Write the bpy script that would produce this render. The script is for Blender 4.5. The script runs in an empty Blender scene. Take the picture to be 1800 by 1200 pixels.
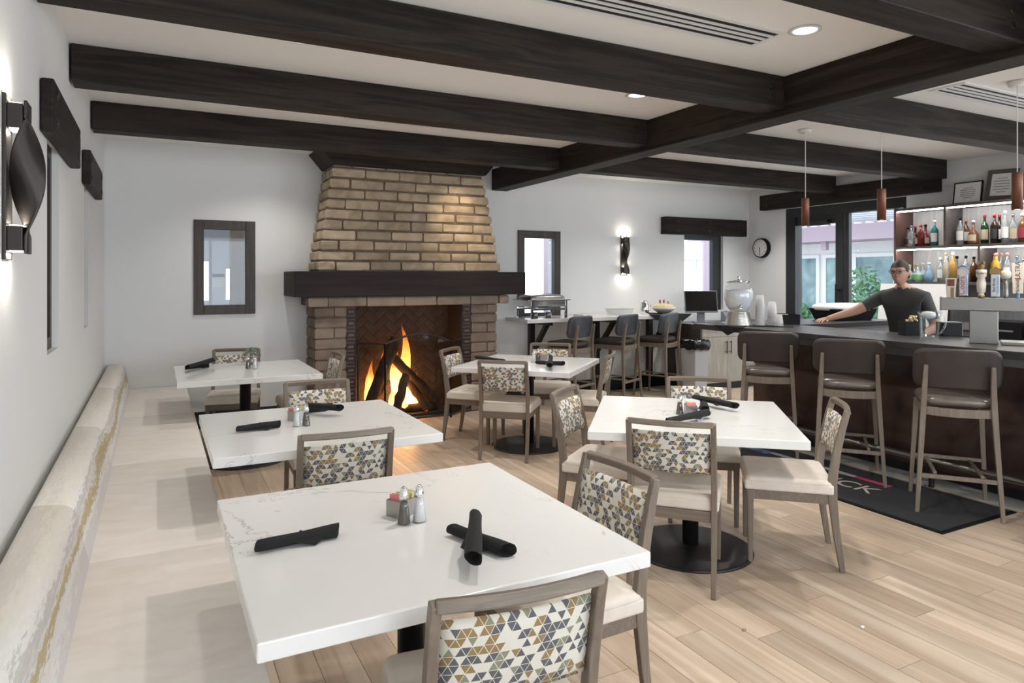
import bpy, math, random
from mathutils import Vector, Matrix

random.seed(7)
SC = bpy.context.scene
COL = SC.collection
R = math.radians

# ------------------------------------------------------------------ camera (24 mm shift lens, 1800x1200 frame)
F_PX, U0, V0, CAM_H = 1200.0, 900.0, 486.0, 1.55
YAW = math.atan2(626, 1200)
cam = bpy.data.cameras.new('camera')
cam.lens, cam.sensor_width = 24.0, 36.0
cam.shift_y = -(600 - V0) / 1800.0
cam.clip_start = 0.02
co = bpy.data.objects.new('camera', cam)
co.location = (0, 0, CAM_H)
co.rotation_euler = (R(90), 0, -YAW)
COL.objects.link(co)
SC.camera = co

# ------------------------------------------------------------------ world, exposure, large lights
SC.view_settings.view_transform = 'Standard'
SC.view_settings.look = 'None'
SC.view_settings.gamma = 1.0
SC.view_settings.use_curve_mapping = False
SC.view_settings.exposure = 0.12
world = bpy.data.worlds.new('world')
SC.world = world
world.use_nodes = True
wb = world.node_tree.nodes['Background']
wb.inputs[0].default_value = (0.86, 0.93, 1.0, 1)
wb.inputs[1].default_value = 3.8

def area(name, loc, rot, sx, sy, power, color):
    l = bpy.data.lights.new(name, 'AREA')
    l.shape, l.size, l.size_y, l.energy, l.color = 'RECTANGLE', sx, sy, power, color
    o = bpy.data.objects.new(name, l)
    o.location, o.rotation_euler = loc, rot
    COL.objects.link(o)
    return o
# added area lamps act as daylight fill at unseen windows behind the camera
WIN_REAR = [(1.2, 2.2), (4.2, 2.2), (7.0, 1.6)]
for i, (wx, ww) in enumerate(WIN_REAR):
    area('rear_fill', (wx, -2.9, 1.45), (R(90), 0, 0), ww, 2.1, 41 * ww / 2.2, (0.88, 0.94, 1.0))
area('side_fill', (8.0, -0.4, 1.45), (R(90), 0, R(90)), 2.6, 2.1, 90, (0.86, 0.93, 1.0))

# ------------------------------------------------------------------ pixel -> place helper
_F = Vector((math.sin(YAW), math.cos(YAW), 0)); _Rt = Vector((math.cos(YAW), -math.sin(YAW), 0))
def ray(u, v): return _F * F_PX + _Rt * (u - U0) + Vector((0, 0, V0 - v))
def onz(u, v, z):
    d = ray(u, v); t = (z - CAM_H) / d.z
    return Vector((0, 0, CAM_H)) + d * t
def onx(u, v, x):
    d = ray(u, v); return Vector((0, 0, CAM_H)) + d * (x / d.x)
def ony(u, v, y):
    d = ray(u, v); return Vector((0, 0, CAM_H)) + d * (y / d.y)

# ------------------------------------------------------------------ materials
def new_mat(name):
    m = bpy.data.materials.new(name); m.use_nodes = True
    nt = m.node_tree
    return m, nt, nt.nodes['Principled BSDF']
def N(nt, t, **kw):
    n = nt.nodes.new(t)
    for k, v in kw.items(): setattr(n, k, v)
    return n
def L(nt, a, b): nt.links.new(a, b)
def plain(name, col, rough=0.5, metal=0.0, bump=0.0, bscale=200, spec=None, emit=0, trans=0, ior=None, coat=0):
    m, nt, b = new_mat(name)
    b.inputs['Base Color'].default_value = (*col, 1)
    b.inputs['Roughness'].default_value = rough
    b.inputs['Metallic'].default_value = metal
    if spec is not None: b.inputs['Specular IOR Level'].default_value = spec
    if trans: b.inputs['Transmission Weight'].default_value = trans
    if ior: b.inputs['IOR'].default_value = ior
    if coat: b.inputs['Coat Weight'].default_value = coat
    if emit:
        b.inputs['Emission Color'].default_value = (*col, 1); b.inputs['Emission Strength'].default_value = emit
    if bump:
        tc = N(nt, 'ShaderNodeTexCoord'); no = N(nt, 'ShaderNodeTexNoise'); bu = N(nt, 'ShaderNodeBump')
        no.inputs['Scale'].default_value = bscale; no.inputs['Detail'].default_value = 4
        bu.inputs['Strength'].default_value = bump; bu.inputs['Distance'].default_value = 0.002
        L(nt, tc.outputs['Object'], no.inputs['Vector']); L(nt, no.outputs[0], bu.inputs['Height']); L(nt, bu.outputs[0], b.inputs['Normal'])
    return m
def ramp(nt, stops, interp='LINEAR'):
    r = N(nt, 'ShaderNodeValToRGB'); cr = r.color_ramp; cr.interpolation = interp
    while len(cr.elements) > 1: cr.elements.remove(cr.elements[-1])
    cr.elements[0].position, cr.elements[0].color = stops[0][0], (*stops[0][1], 1)
    for p, c in stops[1:]:
        e = cr.elements.new(p); e.color = (*c, 1)
    return r
def wood(name, c1, c2, axis='X', rough=0.5, scale=1.0, rings=6.0, bump=0.15, per_object=0.0, spec=None):
    """stretched noise grain running along one object axis"""
    m, nt, b = new_mat(name)
    tc = N(nt, 'ShaderNodeTexCoord'); mp = N(nt, 'ShaderNodeMapping')
    s = {'X': (0.06, 1, 1), 'Y': (1, 0.06, 1), 'Z': (1, 1, 0.06)}[axis]
    mp.inputs['Scale'].default_value = tuple(k * scale * 30 for k in s)
    L(nt, tc.outputs['Object'], mp.inputs['Vector'])
    vec = mp.outputs[0]
    if per_object:
        oi = N(nt, 'ShaderNodeObjectInfo'); ad = N(nt, 'ShaderNodeVectorMath', operation='ADD'); mu = N(nt, 'ShaderNodeMath', operation='MULTIPLY')
        mu.inputs[1].default_value = 300; L(nt, oi.outputs['Random'], mu.inputs[0])
        L(nt, mp.outputs[0], ad.inputs[0]); L(nt, mu.outputs[0], ad.inputs[1]); vec = ad.outputs[0]
    n1 = N(nt, 'ShaderNodeTexNoise'); n1.inputs['Scale'].default_value = 1.0; n1.inputs['Detail'].default_value = 6; n1.inputs['Distortion'].default_value = 0.6
    L(nt, vec, n1.inputs['Vector'])
    w = N(nt, 'ShaderNodeMath', operation='MULTIPLY'); w.inputs[1].default_value = rings
    fr = N(nt, 'ShaderNodeMath', operation='PINGPONG'); fr.inputs[1].default_value = 1.0
    L(nt, n1.outputs[0], w.inputs[0]); L(nt, w.outputs[0], fr.inputs[0])
    r = ramp(nt, [(0.0, c1), (1.0, c2)]); L(nt, fr.outputs[0], r.inputs[0])
    col = r.outputs[0]
    if per_object:
        hs = N(nt, 'ShaderNodeHueSaturation'); mr = N(nt, 'ShaderNodeMapRange')
        mr.inputs[3].default_value = 1 - per_object; mr.inputs[4].default_value = 1 + per_object
        L(nt, oi.outputs['Random'], mr.inputs[0]); L(nt, mr.outputs[0], hs.inputs['Value']); L(nt, col, hs.inputs['Color']); col = hs.outputs[0]
    L(nt, col, b.inputs['Base Color'])
    b.inputs['Roughness'].default_value = rough
    if spec is not None: b.inputs['Specular IOR Level'].default_value = spec
    bu = N(nt, 'ShaderNodeBump'); bu.inputs['Strength'].default_value = bump; bu.inputs['Distance'].default_value = 0.002
    L(nt, fr.outputs[0], bu.inputs['Height']); L(nt, bu.outputs[0], b.inputs['Normal'])
    return m
def blotch(name, stops, scale=4, rough=0.5, bump=0.1, stretch=(1, 1, 1), detail=6, dist=0.5, metal=0, random_obj=0.0):
    m, nt, b = new_mat(name)
    tc = N(nt, 'ShaderNodeTexCoord'); mp = N(nt, 'ShaderNodeMapping'); mp.inputs['Scale'].default_value = stretch
    no = N(nt, 'ShaderNodeTexNoise'); no.inputs['Scale'].default_value = scale; no.inputs['Detail'].default_value = detail; no.inputs['Distortion'].default_value = dist
    r = ramp(nt, stops)
    L(nt, tc.outputs['Object'], mp.inputs[0]); L(nt, mp.outputs[0], no.inputs['Vector']); L(nt, no.outputs[0], r.inputs[0])
    col = r.outputs[0]
    if random_obj:
        oi = N(nt, 'ShaderNodeObjectInfo'); hs = N(nt, 'ShaderNodeHueSaturation'); mr = N(nt, 'ShaderNodeMapRange')
        mr.inputs[3].default_value = 1 - random_obj; mr.inputs[4].default_value = 1 + random_obj
        L(nt, oi.outputs['Random'], mr.inputs[0]); L(nt, mr.outputs[0], hs.inputs['Value']); L(nt, col, hs.inputs['Color']); col = hs.outputs[0]
    L(nt, col, b.inputs['Base Color'])
    b.inputs['Roughness'].default_value = rough; b.inputs['Metallic'].default_value = metal
    if bump:
        bu = N(nt, 'ShaderNodeBump'); bu.inputs['Strength'].default_value = bump; bu.inputs['Distance'].default_value = 0.004
        L(nt, no.outputs[0], bu.inputs['Height']); L(nt, bu.outputs[0], b.inputs['Normal'])
    return m
def triangle_fabric(name, base, cols, s=0.029):
    """woven print of small triangles and rhombi on an off-white ground"""
    m, nt, b = new_mat(name)
    tc = N(nt, 'ShaderNodeTexCoord'); sp = N(nt, 'ShaderNodeSeparateXYZ'); L(nt, tc.outputs['Object'], sp.inputs[0])
    def M(op, a, c):
        n = N(nt, 'ShaderNodeMath', operation=op)
        for i, x in enumerate((a, c)):
            if x is None: continue
            if isinstance(x, (int, float)): n.inputs[i].default_value = x
            else: L(nt, x, n.inputs[i])
        return n.outputs[0]
    p = M('DIVIDE', sp.outputs['Z'], s * 0.866)
    xs = M('DIVIDE', sp.outputs['X'], s)
    hp = M('MULTIPLY', p, 0.5)
    q = M('SUBTRACT', xs, hp); rr = M('ADD', xs, hp)
    fl = [M('FLOOR', k, None) for k in (p, q, rr)]
    cv = N(nt, 'ShaderNodeCombineXYZ'); L(nt, fl[0], cv.inputs[0]); L(nt, fl[1], cv.inputs[1])
    wn = N(nt, 'ShaderNodeTexWhiteNoise', noise_dimensions='3D'); L(nt, cv.outputs[0], wn.inputs['Vector'])
    cv2 = N(nt, 'ShaderNodeCombineXYZ'); [L(nt, fl[i], cv2.inputs[i]) for i in range(3)]
    wn2 = N(nt, 'ShaderNodeTexWhiteNoise', noise_dimensions='3D'); L(nt, cv2.outputs[0], wn2.inputs['Vector'])
    r = ramp(nt, [(0, cols[0]), (0.40, cols[1]), (0.66, cols[2]), (0.86, base)], 'CONSTANT'); L(nt, wn.outputs['Value'], r.inputs[0])
    keep = M('GREATER_THAN', wn2.outputs['Value'], 0.26)
    def edge(k):
        f = M('FRACT', k, None); return M('MINIMUM', f, M('SUBTRACT', 1.0, f))
    e = M('MINIMUM', M('MINIMUM', edge(p), edge(q)), edge(rr))
    inside = M('GREATER_THAN', e, 0.035)
    fac = M('MULTIPLY', keep, inside)
    mx = N(nt, 'ShaderNodeMix', data_type='RGBA'); mx.inputs[6].default_value = (*base, 1)
    L(nt, fac, mx.inputs[0]); L(nt, r.outputs[0], mx.inputs[7]); L(nt, mx.outputs[2], b.inputs['Base Color'])
    b.inputs['Roughness'].default_value = 0.85
    no = N(nt, 'ShaderNodeTexNoise'); no.inputs['Scale'].default_value = 700; bu = N(nt, 'ShaderNodeBump'); bu.inputs['Strength'].default_value = 0.25; bu.inputs['Distance'].default_value = 0.001
    L(nt, tc.outputs['Object'], no.inputs['Vector']); L(nt, no.outputs[0], bu.inputs['Height']); L(nt, bu.outputs[0], b.inputs['Normal'])
    return m
def quartz(name, base, vein, scale=1.6, width=0.018, rough=0.14):
    m, nt, b = new_mat(name)
    tc = N(nt, 'ShaderNodeTexCoord'); oi = N(nt, 'ShaderNodeObjectInfo')
    ad = N(nt, 'ShaderNodeVectorMath', operation='ADD'); mu = N(nt, 'ShaderNodeMath', operation='MULTIPLY'); mu.inputs[1].default_value = 40
    L(nt, oi.outputs['Random'], mu.inputs[0]); L(nt, tc.outputs['Object'], ad.inputs[0]); L(nt, mu.outputs[0], ad.inputs[1])
    no = N(nt, 'ShaderNodeTexNoise'); no.inputs['Scale'].default_value = scale; no.inputs['Detail'].default_value = 8; no.inputs['Roughness'].default_value = 0.62; no.inputs['Distortion'].default_value = 0.8
    L(nt, ad.outputs[0], no.inputs['Vector'])
    a = N(nt, 'ShaderNodeMath', operation='SUBTRACT'); a.inputs[1].default_value = 0.5; L(nt, no.outputs[0], a.inputs[0])
    ab = N(nt, 'ShaderNodeMath', operation='ABSOLUTE'); L(nt, a.outputs[0], ab.inputs[0])
    n2 = N(nt, 'ShaderNodeTexNoise'); n2.inputs['Scale'].default_value = 2.3; L(nt, ad.outputs[0], n2.inputs['Vector'])
    mr = N(nt, 'ShaderNodeMapRange'); mr.inputs[1].default_value = 0.45; mr.inputs[2].default_value = 0.7; mr.inputs[3].default_value = 0.0006; mr.inputs[4].default_value = width
    L(nt, n2.outputs[0], mr.inputs[0])
    dv = N(nt, 'ShaderNodeMath', operation='DIVIDE'); L(nt, ab.outputs[0], dv.inputs[0]); L(nt, mr.outputs[0], dv.inputs[1])
    r = ramp(nt, [(0, vein), (1, base)]); L(nt, dv.outputs[0], r.inputs[0]); L(nt, r.outputs[0], b.inputs['Base Color'])
    b.inputs['Roughness'].default_value = rough
    return m
def pane_mat(name, tint=(0.92, 0.95, 0.97), gl=0.08):
    m = bpy.data.materials.new(name); m.use_nodes = True; nt = m.node_tree; nt.nodes.clear()
    o = N(nt, 'ShaderNodeOutputMaterial'); t = N(nt, 'ShaderNodeBsdfTransparent'); g = N(nt, 'ShaderNodeBsdfGlossy'); mx = N(nt, 'ShaderNodeMixShader')
    t.inputs[0].default_value = (*tint, 1); g.inputs['Roughness'].default_value = 0.02; mx.inputs[0].default_value = gl
    L(nt, t.outputs[0], mx.inputs[1]); L(nt, g.outputs[0], mx.inputs[2]); L(nt, mx.outputs[0], o.inputs[0])
    return m
def streak_fabric(name):
    """brush-stroke weave: long bands along the bench, broken up by fine dry-brush texture"""
    m, nt, b = new_mat(name)
    tc = N(nt, 'ShaderNodeTexCoord')
    sp = N(nt, 'ShaderNodeSeparateXYZ'); L(nt, tc.outputs['Object'], sp.inputs[0])
    def mth(op, a, c, d=None):
        n = N(nt, 'ShaderNodeMath', operation=op)
        for k, x in enumerate((a, c, d)):
            if x is None: continue
            if isinstance(x, (int, float)): n.inputs[k].default_value = x
            else: L(nt, x, n.inputs[k])
        return n.outputs[0]
    def noise(scale, detail, rough):
        mp = N(nt, 'ShaderNodeMapping'); mp.inputs['Scale'].default_value = scale; L(nt, tc.outputs['Object'], mp.inputs[0])
        n = N(nt, 'ShaderNodeTexNoise'); n.inputs['Scale'].default_value = 1.0; n.inputs['Detail'].default_value = detail; n.inputs['Roughness'].default_value = rough
        L(nt, mp.outputs[0], n.inputs['Vector']); return n.outputs[0]
    band = mth('DIVIDE', mth('SUBTRACT', mth('SUBTRACT', sp.outputs['Z'], sp.outputs['X']), 0.68), 0.45)
    band = mth('MULTIPLY_ADD', mth('SUBTRACT', noise((9, 0.9, 9), 3, 0.5), 0.5), 0.55, band)
    band = mth('MULTIPLY_ADD', mth('SUBTRACT', noise((90, 14, 90), 4, 0.7), 0.5), 0.34, band)
    cols = [(0.0, (0.66, 0.635, 0.64)), (0.15, (0.68, 0.655, 0.655)), (0.19, (0.80, 0.79, 0.78)), (0.27, (0.76, 0.74, 0.71)), (0.30, (0.52, 0.43, 0.26)), (0.40, (0.56, 0.47, 0.30)), (0.43, (0.78, 0.77, 0.76)), (0.50, (0.62, 0.595, 0.58)), (0.54, (0.60, 0.57, 0.55)), (0.57, (0.82, 0.81, 0.79)), (0.64, (0.78, 0.755, 0.71)), (0.78, (0.74, 0.70, 0.61)), (0.82, (0.68, 0.635, 0.58)), (1.0, (0.60, 0.555, 0.505))]
    r = ramp(nt, cols); L(nt, band, r.inputs[0]); L(nt, r.outputs[0], b.inputs['Base Color']); b.inputs['Roughness'].default_value = 0.8
    return m
def flame_mat(name):
    m = bpy.data.materials.new(name); m.use_nodes = True; nt = m.node_tree; nt.nodes.clear()
    o = N(nt, 'ShaderNodeOutputMaterial'); e = N(nt, 'ShaderNodeEmission'); t = N(nt, 'ShaderNodeBsdfTransparent'); mx = N(nt, 'ShaderNodeMixShader')
    tc = N(nt, 'ShaderNodeTexCoord'); sp = N(nt, 'ShaderNodeSeparateXYZ'); L(nt, tc.outputs['Generated'], sp.inputs[0])
    r = ramp(nt, [(0, (1.0, 0.62, 0.22)), (0.35, (1.0, 0.50, 0.13)), (0.7, (1.0, 0.30, 0.05)), (1, (0.9, 0.15, 0.02))]); L(nt, sp.outputs['Z'], r.inputs[0]); L(nt, r.outputs[0], e.inputs[0])
    st = ramp(nt, [(0, (1, 1, 1)), (0.5, (0.6, 0.6, 0.6)), (1, (0.12, 0.12, 0.12))]); L(nt, sp.outputs['Z'], st.inputs[0])
    mu = N(nt, 'ShaderNodeMath', operation='MULTIPLY'); mu.inputs[1].default_value = 9.0; L(nt, st.outputs[0], mu.inputs[0]); L(nt, mu.outputs[0], e.inputs[1])
    no = N(nt, 'ShaderNodeTexNoise'); no.inputs['Scale'].default_value = 9; L(nt, tc.outputs['Object'], no.inputs['Vector'])
    al = ramp(nt, [(0.0, (0.85, 0.85, 0.85)), (0.55, (0.6, 0.6, 0.6)), (1, (0.2, 0.2, 0.2))]); L(nt, sp.outputs['Z'], al.inputs[0])
    m2 = N(nt, 'ShaderNodeMath', operation='MULTIPLY'); L(nt, al.outputs[0], m2.inputs[0])
    nr = ramp(nt, [(0.35, (0.35, 0.35, 0.35)), (0.6, (1, 1, 1))]); L(nt, no.outputs[0], nr.inputs[0]); L(nt, nr.outputs[0], m2.inputs[1])
    L(nt, m2.outputs[0], mx.inputs[0]); L(nt, t.outputs[0], mx.inputs[1]); L(nt, e.outputs[0], mx.inputs[2]); L(nt, mx.outputs[0], o.inputs[0])
    return m

M = {}
M['wall'] = plain('wall_paint', (0.78, 0.785, 0.78), 0.7, bump=0.08, bscale=90)
M['ceiling'] = plain('ceiling_paint', (0.86, 0.85, 0.83), 0.8, bump=0.05, bscale=90)
M['beam'] = wood('dark_beam_wood_x', (0.013, 0.009, 0.0075), (0.034, 0.025, 0.020), 'X', 0.6, 0.5, 7, 0.25, per_object=0.15, spec=0.2)
M['beam_y'] = wood('dark_beam_wood_y', (0.013, 0.009, 0.0075), (0.034, 0.025, 0.020), 'Y', 0.6, 0.5, 7, 0.25, per_object=0.15, spec=0.2)
M['mantel'] = wood('mantel_wood', (0.021, 0.0145, 0.013), (0.030, 0.021, 0.019), 'X', 0.6, 0.7, 5, 0.1, spec=0.2)
M['frame'] = wood('frame_wood', (0.030, 0.021, 0.016), (0.055, 0.040, 0.032), 'Z', 0.45, 0.9, 5, 0.15)
M['floor_base'] = plain('floor_grout', (0.42, 0.36, 0.29), 0.7, bump=0.1)
M['plank'] = wood('oak_plank_tile', (0.45, 0.345, 0.255), (0.66, 0.55, 0.44), 'Y', 0.40, 0.35, 3.6, 0.12, per_object=0.17)
M['quartz'] = quartz('white_quartz', (0.80, 0.795, 0.78), (0.50, 0.49, 0.48), width=0.012)
M['chair_wood'] = wood('grey_brown_chair_wood', (0.17, 0.135, 0.105), (0.245, 0.20, 0.158), 'Z', 0.42, 1.3, 4, 0.10)
M['chair_wood_x'] = wood('grey_brown_chair_wood_across', (0.17, 0.135, 0.105), (0.245, 0.20, 0.158), 'X', 0.42, 1.3, 4, 0.10)
M['vinyl'] = blotch('beige_vinyl', [(0.3, (0.68, 0.615, 0.535)), (0.7, (0.77, 0.705, 0.625))], 12, 0.5, 0.06)
M['suede'] = blotch('bench_suede', [(0.3, (0.76, 0.70, 0.635)), (0.7, (0.83, 0.785, 0.73))], 6, 0.55, 0.06, stretch=(1, 2.2, 1))
M['streak'] = streak_fabric('bench_back_fabric')
M['fabric'] = triangle_fabric('triangle_print_fabric', (0.70, 0.665, 0.59), [(0.115, 0.115, 0.13), (0.29, 0.195, 0.09), (0.25, 0.26, 0.175)], s=0.0255)
M['black_metal'] = plain('black_metal', (0.012, 0.012, 0.014), 0.38, bump=0.02)
M['napkin'] = plain('black_napkin_cloth', (0.010, 0.010, 0.011), 0.9, bump=0.3, bscale=600)
M['steel'] = plain('brushed_steel', (0.34, 0.335, 0.325), 0.36, 1.0, bump=0.02)
M['chrome'] = plain('polished_chrome', (0.80, 0.80, 0.80), 0.08, 1.0)
M['dull_steel'] = plain('dull_steel', (0.33, 0.31, 0.28), 0.45, 0.9)
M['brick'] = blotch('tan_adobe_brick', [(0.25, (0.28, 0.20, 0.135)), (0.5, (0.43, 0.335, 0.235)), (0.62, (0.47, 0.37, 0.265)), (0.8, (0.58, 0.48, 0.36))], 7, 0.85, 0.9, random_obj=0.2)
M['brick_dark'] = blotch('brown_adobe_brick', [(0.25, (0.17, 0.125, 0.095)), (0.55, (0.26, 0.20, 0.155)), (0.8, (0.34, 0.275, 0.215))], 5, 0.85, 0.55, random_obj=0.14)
M['mortar'] = blotch('mortar', [(0.3, (0.115, 0.083, 0.058)), (0.7, (0.18, 0.135, 0.097))], 20, 0.95, 0.4)
M['firebrick'] = blotch('sooty_firebrick', [(0.3, (0.062, 0.037, 0.026)), (0.7, (0.105, 0.063, 0.042))], 6, 0.9, 0.3, random_obj=0.1)
M['soot'] = plain('soot', (0.025, 0.018, 0.015), 0.95)
def pattern_tile(name):
    """dark glaze with a pale centre bar and dotted border bands"""
    m, nt, b = new_mat(name)
    tc = N(nt, 'ShaderNodeTexCoord'); sp = N(nt, 'ShaderNodeSeparateXYZ'); L(nt, tc.outputs['Generated'], sp.inputs[0])
    def mth(op, a, c=None):
        n = N(nt, 'ShaderNodeMath', operation=op)
        for k, x in enumerate((a, c)):
            if x is None: continue
            if isinstance(x, (int, float)): n.inputs[k].default_value = x
            else: L(nt, x, n.inputs[k])
        return n.outputs[0]
    dx = mth('ABSOLUTE', mth('SUBTRACT', sp.outputs['X'], 0.5)); dz = mth('ABSOLUTE', mth('SUBTRACT', sp.outputs['Z'], 0.5))
    bar = mth('MULTIPLY', mth('LESS_THAN', dx, 0.27), mth('LESS_THAN', dz, 0.09))
    dots = mth('MULTIPLY', mth('MULTIPLY', mth('GREATER_THAN', dz, 0.31), mth('LESS_THAN', dz, 0.43)), mth('GREATER_THAN', mth('SINE', mth('MULTIPLY', sp.outputs['X'], 44.0)), 0.0))
    mx = N(nt, 'ShaderNodeMix', data_type='RGBA'); mx.inputs[6].default_value = (0.016, 0.019, 0.028, 1); mx.inputs[7].default_value = (0.21, 0.15, 0.11, 1)
    L(nt, mth('MAXIMUM', bar, dots), mx.inputs[0])
    no = N(nt, 'ShaderNodeTexNoise'); no.inputs['Scale'].default_value = 16; L(nt, tc.outputs['Object'], no.inputs['Vector'])
    m2 = N(nt, 'ShaderNodeMix', data_type='RGBA'); L(nt, mx.outputs[2], m2.inputs[6]); m2.inputs[7].default_value = (0.09, 0.035, 0.025, 1)
    L(nt, mth('MULTIPLY', no.outputs[0], 0.6), m2.inputs[0]); L(nt, m2.outputs[2], b.inputs['Base Color']); b.inputs['Roughness'].default_value = 0.45; b.inputs['Specular IOR Level'].default_value = 0.25
    return m
M['tile'] = pattern_tile('glazed_pattern_tile')
M['log'] = blotch('charred_log', [(0.3, (0.018, 0.012, 0.009)), (0.7, (0.09, 0.052, 0.03))], 16, 0.95, 0.9, stretch=(1, 1, 0.3))
M['flame'] = flame_mat('flame')
M['ember'] = plain('glowing_ember', (1.0, 0.25, 0.04), 0.9, emit=1.6)
M['leather'] = blotch('brown_leather', [(0.3, (0.026, 0.018, 0.015)), (0.7, (0.038, 0.027, 0.023))], 9, 0.5, 0.08)
M['stool_seat'] = blotch('brown_seat_leather', [(0.3, (0.13, 0.105, 0.095)), (0.7, (0.17, 0.145, 0.13))], 9, 0.24, 0.06)
M['stool_seat'].node_tree.nodes['Principled BSDF'].inputs['Coat Weight'].default_value = 0.7
M['stool_seat'].node_tree.nodes['Principled BSDF'].inputs['Coat Roughness'].default_value = 0.2
M['grey_leather'] = blotch('slate_leather', [(0.3, (0.050, 0.055, 0.066)), (0.7, (0.07, 0.078, 0.092))], 9, 0.38, 0.06)
M['copper'] = blotch('patinated_metal_sheet', [(0.28, (0.020, 0.016, 0.016)), (0.45, (0.055, 0.034, 0.030)), (0.56, (0.075, 0.043, 0.036)), (0.66, (0.048, 0.054, 0.052)), (0.8, (0.10, 0.06, 0.05))], 2.6, 0.36, 0.08, dist=1.6, metal=0.35)
M['stone'] = quartz('dark_stone', (0.040, 0.040, 0.041), (0.20, 0.19, 0.18), 1.1, 0.003, 0.32)
M['pale_wood'] = wood('grey_wood_laminate', (0.34, 0.315, 0.27), (0.47, 0.44, 0.385), 'Z', 0.5, 0.9, 4, 0.05)
M['shelf_back'] = wood('silver_wood_laminate', (0.50, 0.50, 0.50), (0.64, 0.64, 0.64), 'Z', 0.5, 0.8, 4, 0.03)
M['shelf_dark'] = wood('taupe_wood_laminate', (0.085, 0.072, 0.066), (0.13, 0.11, 0.10), 'Y', 0.5, 0.8, 4, 0.05)
M['shelf_end'] = plain('red_brown_end_panel', (0.13, 0.065, 0.055), 0.5)
M['dark_wood'] = wood('dark_cabinet_wood', (0.055, 0.047, 0.040), (0.085, 0.073, 0.062), 'Z', 0.5, 0.8, 4, 0.05)
M['led'] = plain('led_strip', (1.0, 0.98, 0.95), 0.5, emit=34)
M['lamp'] = plain('lamp_lens', (1.0, 0.96, 0.9), 0.5, emit=5)
M['white_plastic'] = plain('white_plastic', (0.78, 0.78, 0.78), 0.4)
M['white_cloth'] = plain('white_cloth', (0.80, 0.79, 0.78), 0.9, bump=0.3, bscale=60)
M['black_plastic'] = plain('black_plastic', (0.010, 0.010, 0.011), 0.5, spec=0.2)
M['screen'] = plain('dark_screen', (0.002, 0.002, 0.002), 0.2)
M['grey_plastic'] = plain('grey_plastic', (0.20, 0.21, 0.23), 0.45)
M['bin'] = plain('pale_grey_bin', (0.50, 0.51, 0.54), 0.5)
M['bag'] = plain('black_bin_bag', (0.012, 0.012, 0.013), 0.22, bump=0.9, bscale=40)
M['copper_tube'] = plain('copper_brown_tube', (0.20, 0.085, 0.055), 0.38, 0.6)
M['cord'] = plain('white_cord', (0.75, 0.73, 0.70), 0.5)
M['glass'] = plain('clear_glass', (0.97, 0.98, 0.98), 0.02, trans=1.0, ior=1.45)
M['clear_plastic'] = pane_mat('clear_plastic', (0.86, 0.88, 0.90), 0.12)
M['ice'] = plain('ice_water', (0.84, 0.87, 0.90), 0.2, bump=1.0, bscale=60)
M['jar_glass'] = pane_mat('thin_jar_glass', (0.96, 0.97, 0.98), 0.10)
def frosted(name, col, fac):
    m = bpy.data.materials.new(name); m.use_nodes = True; nt = m.node_tree; nt.nodes.clear()
    o = N(nt, 'ShaderNodeOutputMaterial'); t = N(nt, 'ShaderNodeBsdfTransparent'); g = N(nt, 'ShaderNodeBsdfPrincipled'); mx = N(nt, 'ShaderNodeMixShader')
    g.inputs['Base Color'].default_value = (*col, 1); g.inputs['Roughness'].default_value = 0.25; mx.inputs[0].default_value = fac
    L(nt, t.outputs[0], mx.inputs[1]); L(nt, g.outputs[0], mx.inputs[2]); L(nt, mx.outputs[0], o.inputs[0])
    return m
M['cup'] = frosted('frosted_cup_plastic', (0.88, 0.89, 0.90), 0.32)
M['pane'] = pane_mat('window_pane', gl=0.03)
M['dark_pane'] = plain('dark_window_pane', (0.015, 0.016, 0.018), 0.08)
M['bronze'] = plain('dark_bronze', (0.055, 0.047, 0.043), 0.38, 0.5)
M['black_frame'] = plain('black_door_frame', (0.016, 0.016, 0.018), 0.4)
M['mat'] = plain('black_floor_mat', (0.020, 0.021, 0.024), 0.95, bump=0.8, bscale=300)
M['mat_text'] = plain('mat_pale_print', (0.46, 0.39, 0.35), 0.95)
M['mat_pink'] = plain('mat_pink_print', (0.50, 0.045, 0.13), 0.95)
M['mat_blue'] = plain('mat_blue_print', (0.09, 0.12, 0.26), 0.95)
M['mat_grey'] = plain('mat_grey_print', (0.36, 0.34, 0.33), 0.95)
M['paper'] = plain('paper', (0.75, 0.74, 0.72), 0.8)
M['ink'] = plain('ink', (0.05, 0.05, 0.05), 0.8)
M['red'] = plain('red_paint', (0.50, 0.02, 0.025), 0.4)
M['cream'] = plain('cream_paint', (0.74, 0.68, 0.60), 0.5)
M['blue'] = plain('blue_paint', (0.12, 0.26, 0.52), 0.4)
M['silver_paint'] = plain('silver_blue_paint', (0.52, 0.56, 0.62), 0.3, 0.4)
M['gold'] = plain('antique_gold', (0.30, 0.20, 0.09), 0.4, 0.6)
M['pink_pack'] = plain('pink_packet', (0.78, 0.25, 0.25), 0.6)
M['yellow_pack'] = plain('yellow_packet', (0.75, 0.62, 0.22), 0.6)
M['green_leaf'] = blotch('grey_green_leaf', [(0.3, (0.10, 0.13, 0.09)), (0.7, (0.30, 0.33, 0.27))], 30, 0.7, 0)
M['foliage'] = blotch('garden_foliage', [(0.3, (0.03, 0.12, 0.05)), (0.7, (0.16, 0.36, 0.14))], 6, 0.7, 0)
M['mauve'] = plain('mauve_stucco', (0.40, 0.31, 0.36), 0.8, bump=0.2, bscale=60)
M['stucco'] = plain('white_stucco', (0.82, 0.81, 0.80), 0.85, bump=0.2, bscale=60)
M['paving'] = plain('patio_paving', (0.55, 0.53, 0.50), 0.85, bump=0.2, bscale=20)
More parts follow.
